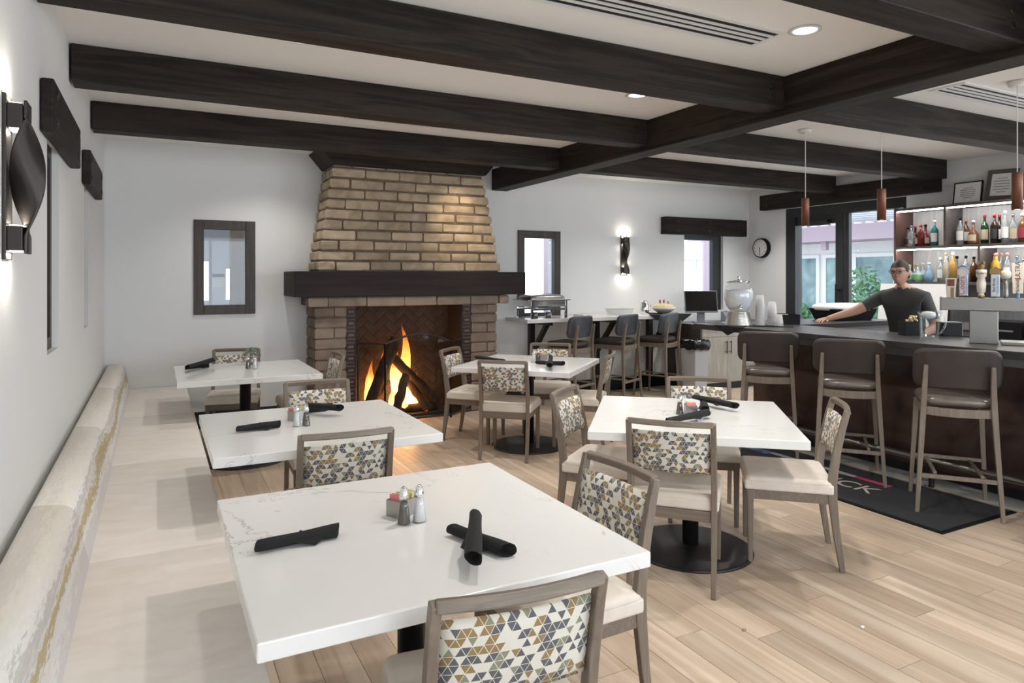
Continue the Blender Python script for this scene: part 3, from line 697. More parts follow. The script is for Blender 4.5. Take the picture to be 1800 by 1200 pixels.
# herringbone fire bricks on the back of the firebox
bw, bl = .085, .17
hb = MB().box(-bl / 2 + .002, bl / 2 - .002, -.007, 0, -bw / 2 + .002, bw / 2 - .002).mesh('fire_brick'); hb.materials.append(M['firebrick'])
c45 = math.cos(R(45))
for i in range(-16, 17):
    for j in range(-16, 17):
        for kind in (0, 1):
            # herringbone lattice in its own (p, q) frame, turned 45 degrees
            if kind == 0: p, q = i * bw + bl / 2 + 0 * j, (i + 4 * j) * bw + bw / 2
            else: p, q = (i) * bw + bw / 2 - 0, (i + 4 * j + 1) * bw + bl / 2
            if kind == 0: p, q = (i + 0) * bw + bl / 2, (i + 4 * j) * bw + bw / 2
            X = (p - q) * c45; Z = (p + q) * c45
            x, z = (OX0 + OX1) / 2 + X, .1 + Z
            if OX0 - .06 < x < OX1 + .08 and .0 < z < 1.30:
                link('fire_brick', hb, None, fb, (x, YB - .05, z), (0, R(-45) if kind == 0 else R(45), 0))
obj('hearth_slab', MB().box(OX0, OX1, PY, YB - .05, 0, .03), M['soot'], fp)
# logs in a teepee
def log(a, b, r, seed):
    rnd = random.Random(seed); a, b = Vector(a), Vector(b); pts = []; rr = []
    for i in range(9):
        t = i / 8; p = a.lerp(b, t) + Vector((rnd.uniform(-.008, .008), rnd.uniform(-.008, .008), rnd.uniform(-.008, .008))); pts.append(p); rr.append(r * (1 + rnd.uniform(-.14, .14)))
    return MB().tube(pts, rr, 10)
LOGS = [((2.02, 7.30, .06), (2.40, 7.42, .86), .065), ((2.86, 7.32, .10), (2.36, 7.45, .66), .058), ((2.33, 7.25, .04), (2.53, 7.42, .48), .052), ((2.72, 7.27, .05), (2.50, 7.45, .42), .045), ((1.99, 7.42, .08), (2.33, 7.5, .36), .05), ((2.3, 7.36, .06), (2.85, 7.34, .07), .05)]
for i, (a, b, r) in enumerate(LOGS):
    tag(obj('fire_log', log(a, b, r, i), M['log']), ['thickest charred log, leaning to the right from the left of the fire', 'long charred log leaning left across the fire', 'short front log leaning against the others', 'thin short log under the long leaning log', 'low log at the left back of the fire', 'log lying flat on the hearth under the leaning ones'][i], 'log', 'logs in the fireplace')
fire = thing('fire', 'bright orange flames rising between the logs', 'fire', (0, 0, 0))
def flame(x, y, z, h, r, seed):
    rnd = random.Random(seed); ph = rnd.uniform(0, 6); pts = []; rr = []
    for i in range(15):
        t = i / 14; pts.append((x + math.sin(ph + t * 5) * .035 * t * h / .5, y + math.cos(ph + t * 4) * .02 * t, z + h * t)); rr.append(max(.002, r * (math.sin(math.pi * min(1, .22 + t * .78)) ** .9) * (1 - .55 * t)))
    return MB().tube(pts, rr, 10)
for i, (x, y, z, h, r) in enumerate([(2.50, 7.47, .18, .84, .085), (2.55, 7.46, .12, .56, .10), (2.43, 7.50, .10, .45, .08), (2.15, 7.50, .12, .50, .065), (2.09, 7.48, .10, .30, .05), (2.36, 7.40, .06, .30, .06), (2.60, 7.42, .06, .24, .06), (2.47, 7.36, .05, .22, .06), (2.28, 7.50, .3, .42, .04), (2.66, 7.5, .1, .36, .05), (2.52, 7.50, .15, .62, .12), (2.58, 7.52, .10, .40, .10), (2.40, 7.46, .25, .5, .06), (2.13, 7.52, .15, .38, .07)]):
    obj('flame', flame(x, y, z, h, r, i), M['flame'], fire)
eb = MB()
for i in range(26): 
    x, y = random.uniform(2.1, 2.85), random.uniform(7.27, 7.5); s = random.uniform(.012, .028); eb.pad((x, y, .035 + s * .4), s, s, s * .7, 2.5, 8, 5)
e = obj('ember_bed', eb, M['ember'], fire); e['kind'] = 'stuff'
pl = bpy.data.lights.new('fire_glow', 'POINT'); pl.energy = 32; pl.color = (1, .45, .14); pl.shadow_soft_size = .12
po = bpy.data.objects.new('fire_glow', pl); COL.objects.link(po); po.parent = fire; po.location = (2.45, 7.36, .27)
# folding fire screen
scr = thing('fire_screen', 'black folding fire screen with an arched centre panel', 'fire screen', (0, 0, 0))
SP = [(1.90, 7.16), (2.14, 6.99), (2.885, 6.99), (3.09, 7.16)]
def panel(p, q, arch, name):
    (xa, ya), (xb, yb) = p, q; n = 12 if arch else 1
    top = [(xa + (xb - xa) * i / n, ya + (yb - ya) * i / n, .84 + (.09 * math.sin(math.pi * i / n) if arch else 0)) for i in range(n + 1)]
    fr = MB().cyl((xa, ya, 0), (xa, ya, .84), .011).cyl((xb, yb, 0), (xb, yb, .84), .011).tube(top, .011, 8).cyl((xa, ya, .03), (xb, yb, .03), .012)
    o = obj(name, fr, M['black_metal'], scr)
    v = [(a, b, .03) for a, b, c in top] + [(a, b, c) for a, b, c in top]; k = n + 1
    obj('mesh_infill', MB().add(v, [(i, i + 1, k + i + 1, k + i) for i in range(n)]), MESHM, o)
MESHM = pane_mat('fine_wire_mesh', (0.74, 0.72, 0.70), 0.02)
panel(SP[0], SP[1], False, 'left_wing'); panel(SP[1], SP[2], True, 'centre_panel'); panel(SP[2], SP[3], False, 'right_wing')
obj('handle', MB().tube([(2.15, 6.975, .62), (2.15, 6.965, .56), (2.15, 6.965, .48), (2.15, 6.975, .42)], .006), M['gold'], scr)

# ------------------------------------------------------------------ bench along the left wall
bench = thing('banquette_bench', 'long upholstered wall bench with beige seat and streaked low back', 'bench', (0, 0, 0))
obj('base', MB().box(XL + .03, .22, 0.0, YB - .01, .1, .36).box(XL + .06, .16, 0.0, YB - .02, 0, .1), M['pale_wood'], bench)
mods = [(.02, 1.545), (1.545, 3.06), (3.06, 4.575), (4.575, 6.1), (6.1, YB - .012)]
def rounded_section(pts, r, n=4):
    """round the corners of a closed 2-D outline"""
    out = []; m = len(pts)
    for i in range(m):
        p0, p1, p2 = Vector(pts[i - 1]), Vector(pts[i]), Vector(pts[(i + 1) % m])
        a = (p0 - p1); b = (p2 - p1); rr = min(r[i] if isinstance(r, (list, tuple)) else r, a.length * .45, b.length * .45)
        s, e = p1 + a.normalized() * rr, p1 + b.normalized() * rr
        for k in range(n + 1):
            t = k / n; out.append(tuple((1 - t) ** 2 * s + 2 * t * (1 - t) * p1 + t * t * e))
    return out
seat_sec = rounded_section([(-.25, .345), (.275, .345), (.285, .40), (.275, .452), (-.25, .455)], [.01, .02, .03, .045, .01])
back_sec = rounded_section([(XL + .015, .34), (-.215, .34), (-.225, .46), (-.275, .69), (XL + .025, .705)], [.01, .01, .02, .045, .03])
def cushion(sec, y0, y1):
    n = len(sec); ys = [y0 + .001, y0 + .008, y1 - .008, y1 - .001]; v = []
    cx = sum(p[0] for p in sec) / n; cz = sum(p[1] for p in sec) / n
    for k, y in enumerate(ys):
        s = .975 if k in (0, 3) else 1.0
        v += [(cx + (p[0] - cx) * s, y, cz + (p[1] - cz) * s) for p in sec]
    f = [(k * n + i, k * n + (i + 1) % n, (k + 1) * n + (i + 1) % n, (k + 1) * n + i) for k in range(3) for i in range(n)]
    mb = MB().add(v, f, True); mb.add(v[:n], [tuple(range(n))]); mb.add(v[-n:], [tuple(range(n - 1, -1, -1))])
    return mb
for y0, y1 in mods:
    obj('seat_cushion', cushion(seat_sec, y0, y1), M['suede'], bench)
    obj('back_cushion', cushion(back_sec, y0, y1), M['streak'], bench)

# ------------------------------------------------------------------ dining tables
def make_table(loc, rz, label):
    t = thing('dining_table', label, 'table', (*loc, 0), rz)
    obj('table_top', MB().box(-.535, .535, -.535, .535, .715, .76), M['quartz'], t, bevel=.004)
    obj('column', MB().lathe([(.045, .012), (.045, .70), (.10, .705), (.10, .715)], 20), M['black_metal'], t)
    obj('base_disc', MB().lathe([(.0, 0), (.345, 0), (.345, .008), (.33, .014), (.07, .02), (.045, .03), (.0, .03)], 40), M['black_metal'], t)
    return t
TABLES = {'T1': ((.727, 2.09), 0), 'T2': ((.753, 3.755), 0), 'T3': ((.674, 6.19), 0), 'T4': ((2.71, 2.99), R(-39.5)), 'T5': ((3.046, 5.50), R(42))}
TLAB = {'T1': 'square white quartz table beside the bench, set with crossed black napkin rolls and shakers',
        'T2': 'square white quartz table by the bench between two chairs, one napkin roll lying alone',
        'T3': 'square white quartz table by the bench with a small plant on it',
        'T4': 'square white quartz table set diagonally with four chairs near the bar mat',
        'T5': 'square white quartz table set diagonally with four chairs in front of the fireplace'}
for k, (c, rz) in TABLES.items(): make_table(c, rz, TLAB[k])

# ------------------------------------------------------------------ dining chairs
def make_chair(label):
    t = thing('dining_chair', label, 'chair')
    mb = MB(); mb.pad((0, 0.005, .455), .226, .223, .024, 16, 48, 8); mb.box(-.225, .225, -.218, .227, .402, .455)
    obj('seat_cushion', mb, M['vinyl'], t, bevel=.010)
    obj('seat_frame', MB().box(-.205, .205, .185, .21, .35, .402).box(-.205, .205, -.225, -.2, .35, .402).box(-.212, -.19, -.21, .2, .35, .402).box(.19, .212, -.21, .2, .35, .402), M['chair_wood_x'], t, bevel=.003)
    for s in (-1, 1):
        obj('front_leg', MB().bar([(s * .2, .197, .0), (s * .2, .197, .40)], [.026, .036], [.026, .036]), M['chair_wood'], t, bevel=.004)
        p = obj('back_leg', MB().bar([(s * .203, -.262, 0), (s * .203, -.232, .2), (s * .203, -.213, .38), (s * .203, -.212, .47), (s * .203, -.232, .62), (s * .203, -.262, .76), (s * .203, -.285, .845)], [.026, .027, .028, .028, .028, .027, .026], [.028, .036, .046, .046, .040, .034, .030]), M['chair_wood'], t, bevel=.004)
        obj('foot_glide', MB().box(s * .203 - .011, s * .203 + .011, -.272, -.25, -.001, .006), M['black_plastic'], p)
    n = 9
    rail = [(-.203 + .406 * i / (n - 1), -.287 - .022 * math.sin(math.pi * i / (n - 1)), .838) for i in range(n)]
    obj('top_rail', MB().bar(rail, .030, .028, (0, .2, 1)), M['chair_wood_x'], t, bevel=.005)
    # upholstered back panel, slightly bowed and padded
    nx, nz = 10, 6; v = []
    for face in (0, 1):
        for j in range(nz + 1):
            z = .585 + .205 * j / nz
            for i in range(nx + 1):
                x = -.187 + .374 * i / nx
                yc = -.222 - (z - .60) * .20 - .018 * math.sin(math.pi * i / nx)
                e = min(1, 4.0 * min(i, nx - i) / nx, 3.0 * min(j, nz - j) / nz)
                th = .006 + .012 * math.sqrt(e)
                v.append((x, yc + (th if face else -th), z))
    w = nx + 1; o2 = w * (nz + 1); f = []
    for j in range(nz):
        for i in range(nx):
            a = j * w + i; f.append((a, a + 1, a + w + 1, a + w)); f.append((o2 + a, o2 + a + w, o2 + a + w + 1, o2 + a + 1))
    for i in range(nx): f.append((i, o2 + i, o2 + i + 1, i + 1)); a = nz * w + i; f.append((a, a + 1, o2 + a + 1, o2 + a))
    for j in range(nz): a = j * w; f.append((a, a + w, o2 + a + w, o2 + a)); a = j * w + nx; f.append((a, o2 + a, o2 + a + w, a + w))
    obj('back_panel', MB().add(v, f, True), M['fabric'], t)
    return t
# top-rail ends seen in the photograph (z = 0.85) and the table each chair belongs to
CH = {'T1A': ((755.6, 1058), (1065, 1003), 'T1', 'patterned-back chair at the table with crossed napkin rolls, its back to the open floor'),
      'T1B': ((1030, 792), (1156, 840), 'T1', 'patterned-back chair on the aisle side of the table with crossed napkin rolls'),
      'T2n': ((522, 765.5), (694, 749.6), 'T2', 'patterned-back chair standing between the lone-napkin table and the crossed-napkin table'),
      'T2f': ((497.5, 672.5), (614, 665), 'T2', 'patterned-back chair on the fireplace side of the table with the lone napkin roll'),
      'T3b': ((373.6, 614), (457.6, 611.6), 'T3', 'patterned-back chair against the white wall, behind the table with the small plant'),
      'T3r': ((583, 616), (605, 624.5), 'T3', 'patterned-back chair beside the left brick pier, at the table with the plant'),
      'T5l': ((774, 616), (806, 608.5), 'T5', 'patterned-back chair right in front of the fire screen'),
      'T5f': ((840, 632), (926.7, 634.7), 'T5', 'patterned-back chair with its back to the bench tables, at the table before the fireplace'),
      'T5r': ((1063, 628), (1083, 615), 'T5', 'patterned-back chair between the two diagonal tables, facing the fireplace'),
      'T5b': ((933, 602.7), (1003, 604), 'T5', 'patterned-back chair next to the wall counter stools, at the table before the fireplace'),
      'T4l': ((970, 693), (1012, 675.5), 'T4', 'patterned-back chair at the diagonal table by the mat, nearest the fireplace table'),
      'T4f': ((1100, 733), (1259, 744), 'T4', 'patterned-back chair at the diagonal table by the mat, back turned to the crossed-napkin table'),
      'T4r': ((1463, 696.7), (1491, 722), 'T4', 'patterned-back chair standing beside the black mat, seen from its side'),
      'T4b': ((1172, 661.7), (1284, 665), 'T4', 'patterned-back chair on the far bar side of the diagonal table by the mat')}
chair0 = None
for k, (p, q, tb, lab) in CH.items():
    a, b = onz(*p, .85), onz(*q, .85); mid = (a + b) / 2; d = (b - a).normalized()
    f = Vector((-d.y, d.x, 0)); c = Vector((*TABLES[tb][0], 0))
    if f.dot(Vector((c.x - mid.x, c.y - mid.y, 0))) < 0: f = -f
    org = Vector((mid.x, mid.y, 0)) + f * .285; rz = math.atan2(f.y, f.x) - math.pi / 2
    if chair0 is None:
        chair0 = make_chair(lab); chair0.location = org; chair0.rotation_euler = (0, 0, rz); chair0['group'] = 'patterned dining chairs'
    else: copy_tree(chair0, org, rz, lab, 'patterned dining chairs')

# ------------------------------------------------------------------ bar stools
def make_stool(label, leather, seatm):
    t = thing('bar_stool', label, 'stool')
    obj('seat_cushion', MB().pad((0, .01, .735), .215, .215, .042, 5, 36, 8), seatm, t)
    obj('seat_frame', MB().box(-.195, .195, .17, .2, .645, .70).bar([(-.19, -.195, .672), (-.1, -.212, .668), (0, -.218, .666), (.1, -.212, .668), (.19, -.195, .672)], .055, .024, (0, 0, 1)).box(-.2, -.178, -.19, .19, .645, .70).box(.178, .2, -.19, .19, .645, .70), M['chair_wood'], t, bevel=.003)
    for s in (-1, 1):
        obj('front_leg', MB().bar([(s * .225, .225, 0), (s * .19, .185, .69)], [.024, .036], [.024, .036]), M['chair_wood'], t, bevel=.004)
        obj('back_leg', MB().bar([(s * .235, -.245, 0), (s * .205, -.215, .5), (s * .194, -.208, .70), (s * .188, -.225, .85), (s * .184, -.248, .975)], [.024, .032, .034, .030, .024], [.024, .034, .036, .030, .022]), M['chair_wood'], t, bevel=.004)
    obj('footrest', MB().box(-.205, .205, .195, .217, .27, .295).box(-.214, .214, -.24, -.218, .235, .262).box(-.14, -.12, -.225, .2, .262, .28).box(.12, .14, -.225, .2, .262, .28), M['chair_wood'], t, bevel=.003)
    n = 12; v = []; z0, z1 = .815, 1.08; nz = 10
    rot = Matrix.Rotation(R(9), 3, 'X')
    # rounded rectangular pad, bowed across its width
    sec = rounded_section([(-.25, -.132), (.25, -.132), (.25, .132), (-.25, .132)], .075, 6); m = len(sec)
    rings = [(-.026, .90), (-.022, .97), (-.008, 1.0), (.010, 1.0), (.022, .97), (.027, .90)]
    for dy, sc in rings:
        for (x, z) in sec:
            xx, zz = x * (1 - (1 - sc) * .6), z * sc
            q = rot @ Vector((xx, dy, zz)); v.append((q.x, q.y - .204 + .05 * (xx / .25) ** 2, q.z + .948))
    f = [(k * m + i, k * m + (i + 1) % m, (k + 1) * m + (i + 1) % m, (k + 1) * m + i) for k in range(5) for i in range(m)]
    mb = MB().add(v, f, True)
    for k, rev in ((0, True), (5, False)):
        ring = v[k * m:(k + 1) * m]; cx = Vector((0, 0, 0))
        for p in ring: cx += Vector(p) / m
        cx.y += -.004 if k == 0 else .004
        # cap built as strips so the bow stays smooth
        half = m // 2
        mb.add(ring, [((i), (i + 1), (m - 2 - i) % m, (m - 1 - i) % m)[::(1 if not rev else -1)] for i in range(half - 1)], True)
    obj('backrest', mb, leather, t)
    return t
def f40(mid, ang, off=.24):
    f = Vector((math.cos(ang), math.sin(ang), 0)); return Vector((mid[0], mid[1], 0)) + f * off, ang - math.pi / 2
g = 'brown stools at the bar'
p, rz = f40((4.575, 2.56), R(38))
s0 = make_stool('brown leather bar stool at the bar, standing at the free end of the black mat', M['leather'], M['stool_seat']); s0.location = p; s0.rotation_euler = (0, 0, rz); s0['group'] = g
p, rz = f40((4.585, 3.35), R(39)); copy_tree(s0, p, rz, 'brown leather bar stool at the bar, middle one of three', g)
p, rz = f40((4.60, 4.13), R(40)); copy_tree(s0, p, rz, 'brown leather bar stool at the bar, beside the pale cabinet doors', g)
g = 'slate stools at the wall counter'
p, rz = f40((5.28, 6.86), R(115), .24)
s1 = make_stool('slate-backed bar stool at the wall counter, middle one of three', M['grey_leather'], M['leather']); s1.location = p; s1.rotation_euler = (0, 0, rz); s1['group'] = g
p, rz = f40((4.55, 6.82), R(115)); copy_tree(s1, p, rz, 'slate-backed bar stool at the wall counter, nearest the chafing dish', g)
p, rz = f40((5.93, 6.84), R(115)); copy_tree(s1, p, rz, 'slate-backed bar stool at the wall counter, beside the waste bin', g)

# ------------------------------------------------------------------ wall counter and corner cabinet
wc = thing('wall_counter', 'white stone counter along the back wall on black steel brackets', 'counter', (0, 0, 0))
obj('counter_top', MB().box(3.90, 6.455, 7.08, YB - .003, .995, 1.043), M['quartz'], wc, bevel=.003)
for x in (4.25, 5.25, 6.15):
    obj('bracket', MB().box(x - .035, x + .035, YB - .07, YB - .003, .17, .99).box(x - .035, x + .035, 7.14, YB - .07, .955, .995).bar([(x, YB - .05, .55), (x, 7.22, .965)], .06, .045), M['black_metal'], wc)
cab = thing('corner_cabinet', 'pale grey wood corner cabinet with two doors and dark side panel', 'cabinet', (0, 0, 0))
CX0, CX1, CY = 6.47, 8.09, 6.95
obj('carcass', MB().box(CX0 + .03, CX1, CY + .02, YB - .02, .1, .86), M['pale_wood'], cab)
obj('side_panel', MB().box(CX0, CX0 + .03, CY - .01, YB - .02, 0, .90), M['dark_wood'], cab)
obj('counter_top', MB().box(CX0 + .03, CX1, CY - .02, YB - .02, .86, .90), M['stone'], cab)
obj('toe_kick', MB().box(CX0 + .03, CX1, CY + .06, YB - .02, 0, .1), M['black_metal'], cab)
xs = [CX0 + .035, 6.97, 7.44, CX1 - .005]
obj('drawer_front', MB().box(xs[0], xs[3], CY, CY + .02, .73, .855), M['pale_wood'], cab)
for i in range(3):
    d = obj('door', MB().box(xs[i] + .002, xs[i + 1] - .002, CY, CY + .02, .105, .725), M['pale_wood'], cab)
    hx = xs[i + 1] - .04 if i == 0 else xs[i] + .04
    obj('handle', MB().cyl((hx, CY - .03, .50), (hx, CY - .03, .67), .006).cyl((hx, CY - .03, .52), (hx, CY, .52), .005).cyl((hx, CY - .03, .65), (hx, CY, .65), .005), M['black_metal'], d)
wb_ = thing('waste_bin', 'slim pale grey waste bin with a black liner folded over its rim', 'bin', (6.28, 6.90, 0))
obj('bin_body', MB().hexa([(-.10, -.17, 0), (.10, -.17, 0), (.10, .17, 0), (-.10, .17, 0)], [(-.125, -.20, .70), (.125, -.20, .70), (.125, .20, .70), (-.125, .20, .70)]), M['bin'], wb_, bevel=.01)
mb = MB(); ring = []; nn = 32
for k, (s, z) in enumerate(((1.04, .60), (1.10, .64), (1.07, .71), (.95, .72), (.8, .66))):
    for i in range(nn):
        a = 2 * math.pi * i / nn; w = random.uniform(-.012, .012)
        cx = max(-1, min(1, 1.35 * math.cos(a))) * .125; cy = max(-1, min(1, 1.35 * math.sin(a))) * .20
        ring.append((cx * s + w, cy * s + w, z + random.uniform(-.014, .014)))
mb.add(ring, [(k * nn + i, k * nn + (i + 1) % nn, (k + 1) * nn + (i + 1) % nn, (k + 1) * nn + i) for k in range(4) for i in range(nn)], True)
obj('bin_liner', mb, M['bag'], wb_)
# chafing dish
cd = thing('chafing_dish', 'polished steel chafing dish on a stand at the end of the wall counter', 'food warmer', (4.22, 7.30, 1.043), R(4))
obj('water_pan', MB().box(-.27, .27, -.17, .17, .14, .22), M['chrome'], cd, bevel=.01)
obj('rim', MB().box(-.31, .31, -.185, .185, .215, .228), M['chrome'], cd, bevel=.004)
obj('lid', MB().pad((0, 0, .235), .27, .17, .055, 6, 32, 8), M['steel'], cd)
obj('lid_handle', MB().tube([(-.06, -.10, .27), (-.05, -.12, .30), (.05, -.12, .30), (.06, -.10, .27)], .007), M['chrome'], cd)
for sx in (-1, 1):
    for sy in (-1, 1): obj('leg', MB().box(sx * .25 - .012, sx * .25 + .012, sy * .165 - .012, sy * .165 + .012, 0, .215), M['chrome'], cd)
obj('lower_rail', MB().box(-.25, .25, -.172, -.158, .10, .125).box(-.25, .25, .158, .172, .10, .125), M['chrome'], cd)
for sx in (-.1, .1): obj('fuel_can', MB().lathe([(.0, 0), (.04, 0), (.04, .07), (.0, .07)], 16, (sx, 0, 0)), M['steel'], cd)
tag(obj('paper_stack', MB().box(-.15, .15, -.1, .1, 0, .022), M['paper'], None, (4.95, 7.38, 1.043), (0, 0, .1)), 'flat stack of white paper plates on the wall counter', 'paper')
cc = thing('clear_container', 'low clear plastic food container on the wall counter', 'container', (5.48, 7.40, 1.043))
obj('tray', MB().hexa([(-.13, -.08, 0), (.13, -.08, 0), (.13, .08, 0), (-.13, .08, 0)], [(-.16, -.1, .07), (.16, -.1, .07), (.16, .1, .07), (-.16, .1, .07)]), M['clear_plastic'], cc)
obj('lid', MB().box(-.165, .165, -.105, .105, .07, .085), M['clear_plastic'], cc, bevel=.006)
cf = thing('coffee_carafe', 'polished steel insulated carafe with handle on the wall counter', 'carafe', (5.86, 7.36, 1.043))
obj('body', MB().lathe([(.0, 0), (.055, 0), (.06, .02), (.06, .10), (.045, .15), (.04, .17), (.045, .18), (.0, .185)], 20), M['chrome'], cf)
obj('handle', MB().tube([(.05, 0, .14), (.10, 0, .13), (.105, 0, .07), (.058, 0, .04)], .008), M['chrome'], cf)
obj('spout', MB().hexa([(-.07, -.012, .15), (-.04, -.02, .15), (-.04, .02, .15), (-.07, .012, .15)], [(-.075, -.008, .18), (-.04, -.02, .18), (-.04, .02, .18), (-.075, .008, .18)]), M['chrome'], cf)
bl_ = thing('serving_bowl', 'white bowl heaped with pale food on the wall counter', 'bowl', (6.14, 7.30, 1.05))
obj('bowl', MB().lathe([(.0, 0), (.07, 0), (.14, .05), (.165, .085), (.155, .085), (.10, .03), (.0, .02)], 28), M['white_plastic'], bl_)
obj('food', MB().pad((0, 0, .085), .14, .14, .05, 2, 20, 8), M['food'], bl_)
for i, (x, y, c) in enumerate(((6.27, 7.45, 'red'), (6.33, 7.43, 'red'), (6.22, 7.47, 'hair'))):
    b = thing('sauce_bottle', ['small red hot sauce bottle behind the serving bowl', 'second small red hot sauce bottle next to the first', 'small dark sauce bottle behind the serving bowl'][i], 'bottle', (x, y, 1.043))
    obj('glass_body', MB().lathe([(.0, 0), (.02, 0), (.022, .01), (.022, .10), (.01, .13), (.009, .155), (.0, .155)], 12), M['red' if c == 'red' else 'hair'], b)
    obj('cap', MB().lathe([(.0, .155), (.012, .155), (.012, .185), (.0, .185)], 12), M['white_plastic' if i == 1 else 'red'], b)
def cloth_corner(name, label, x0, x1, y, z, depth):
    v = [(x0, y, z + .004), ((x0 + x1) / 2, y - .012, z + .004), (x1, y, z + .004), ((x0 + x1) / 2, y - .016, z - depth), ((x0 + x1) / 2, YB - .1, z + .004)]
    mb = MB().add(v, [(0, 3, 1), (1, 3, 2), (0, 1, 2, 4)]); o = obj(name, mb, M['napkin'])
    sol = o.modifiers.new('thickness', 'SOLIDIFY'); sol.thickness = .003; sol.offset = 1
    return tag(o, label, 'cloth')
cloth_corner('black_cloth', 'black cloth laid cornerwise over the end of the white wall counter', 5.72, 6.44, 7.07, 1.043, .20)
# point-of-sale screen and printer
mo = thing('computer_monitor', 'tilted black point-of-sale screen on the corner cabinet', 'monitor', (6.80, 7.27, .90), R(-28))
rt = Matrix.Rotation(R(-14), 3, 'X')
def tbox(x0, x1, y0, y1, z0, z1, rot, c):
    v = [Vector(c) + rot @ (Vector(p)) for p in ((x0, y0, z0), (x1, y0, z0), (x1, y1, z0), (x0, y1, z0), (x0, y0, z1), (x1, y0, z1), (x1, y1, z1), (x0, y1, z1))]
    return MB().add(v, [(0, 3, 2, 1), (4, 5, 6, 7), (0, 1, 5, 4), (1, 2, 6, 5), (2, 3, 7, 6), (3, 0, 4, 7)])
obj('housing', tbox(-.23, .23, 0, .035, 0, .31, rt, (0, 0, .15)), M['grey_plastic'], mo, bevel=.006)
obj('screen', tbox(-.22, .22, -.004, 0, .018, .30, rt, (0, 0, .15)), M['screen'], mo)
obj('stand', MB().box(-.05, .05, .03, .08, .01, .24).box(-.11, .11, -.06, .12, 0, .015), M['grey_plastic'], mo)
pr_ = thing('receipt_printer', 'dark receipt printer with sloping front next to the screen', 'printer', (7.28, 7.22, .90), R(-25))
obj('body', MB().prism([(-.12, 0), (.12, 0), (.12, .15), (.02, .15), (-.12, .07)], 'x', -.09, .09), M['grey_plastic'], pr_, bevel=.006)
obj('paper_slot', MB().box(-.07, .07, .02, .06, .148, .156), M['black_plastic'], pr_)
tag(obj('loose_papers', MB().box(-.12, .12, -.08, .08, 0, .012), M['paper'], None, (7.02, 7.02, .902), (0, 0, .3)), 'loose white papers lying in front of the point-of-sale screen', 'paper')

# ------------------------------------------------------------------ clock
ck = thing('wall_clock', 'round black wall clock with pale face beside the glazed door', 'clock', (XR - .002, 7.38, 1.98), R(90))
# local: +Y points to the room's left (-x)
rotx = Matrix.Rotation(R(90), 4, 'X')
def disc(r, y0, y1, seg=32): return MB().cyl((0, y0, 0), (0, y1, 0), r, seg=seg)
obj('case', MB().cyl((0, 0, 0), (0, .06, 0), .15, .145, 40), M['black_plastic'], ck)
fc = obj('dial', disc(.128, .058, .064, 40), M['clay'], ck)
for h in range(12):
    a = R(90 - 30 * (h or 12)); q = (-math.cos(a) * .105, .0655, math.sin(a) * .105)
    text('numeral', str(h or 12), .032, M['ink'], ck, frame_mtx(q, (-1, 0, 0), (0, 0, 1)))
def hand(ang, ln, w):
    d = Vector((-math.sin(R(ang)), 0, math.cos(R(ang)))); return MB().bar([(0, .067, 0), tuple(d * ln + Vector((0, .067, 0)))], w, .002, d.cross(Vector((0, 1, 0))))
obj('hour_hand', hand(187, .06, .010), M['ink'], ck); obj('minute_hand', hand(187, .10, .007), M['ink'], ck); obj('hub', disc(.009, .066, .071, 12), M['ink'], ck)

# ------------------------------------------------------------------ bar
bar = thing('bar_counter', 'long dark stone bar counter faced with patinated metal sheets', 'bar', (0, 0, 0))
BZ = 1.07
obj('counter_top', MB().prism([(4.88, -1.5), (5.66, -1.5), (5.66, 4.72), (7.28, 4.72), (7.28, 5.34), (4.88, 5.34)], 'z', 1.018, BZ), M['stone'], bar, bevel=.004)
obj('bar_body', MB().box(5.24, 5.60, -1.5, 4.84, .12, .94).box(5.60, 7.26, 4.76, 4.84, .12, .94), M['dark_wood'], bar)
obj('under_rail', MB().box(5.12, 5.60, -1.5, 4.90, .94, 1.018).box(5.60, 7.26, 4.76, 4.90, .94, 1.018), M['grey_plastic'], bar)
obj('toe_kick', MB().box(5.30, 5.58, -1.5, 4.82, 0, .12).box(5.58, 7.24, 4.78, 4.82, 0, .12), M['black_metal'], bar)
ys = [-1.5, -.1, 1.2, 2.42, 3.64, 4.85]
for i in range(5):
    obj('metal_sheet', MB().box(5.205, 5.24, ys[i] + .0015, ys[i + 1] - .0015, .10, .94), M['copper'], bar)
fr = MB().cyl((5.05, -1.5, .2), (5.05, 4.7, .2), .024, seg=14); rl = obj('foot_rail', fr, M['steel'], bar)
for y in (.3, 1.9, 3.02, 4.3): obj('rail_post', MB().cyl((5.05, y, 0), (5.05, y, .18), .02, seg=10).cyl((5.05, y, .2), (5.21, y, .2), .014, seg=8), M['black_metal'], rl)
tr = struct('trim_1', MB().box(5.04, 5.30, -1.5, 4.85, -.004, .006), M['pale_tile']); 
struct('trim_2', MB().box(5.015, 5.04, -1.5, 4.85, -.004, .005), M['tan'])
fm = thing('floor_mat', 'black rectangular mat with pale lettering on the floor below the bar stools', 'mat', (0, 0, 0))
obj('mat_border', MB().box(4.19, 5.01, 2.44, 4.80, .0, .006), M['black_plastic'], fm)
obj('mat_pile', MB().box(4.215, 4.985, 2.47, 4.775, .005, .011), M['mat'], fm)
pz = .0115
mt = lambda x, y: frame_mtx((x, y, pz), (0, -1, 0), (1, 0, 0))
text('lettering', 'WICK', .23, M['mat_text'], fm, mt(4.555, 3.42), .0004)
obj('pink_stripe', MB().box(4.745, 4.80, 3.15, 3.435, pz - .001, pz + .0005), M['mat_pink'], fm)
obj('grey_stripe', MB().box(4.745, 4.80, 3.435, 4.24, pz - .001, pz + .0005), M['mat_grey'], fm)
obj('blue_stripe', MB().box(4.70, 4.80, 4.24, 4.58, pz - .001, pz + .0005), M['mat_blue'], fm)
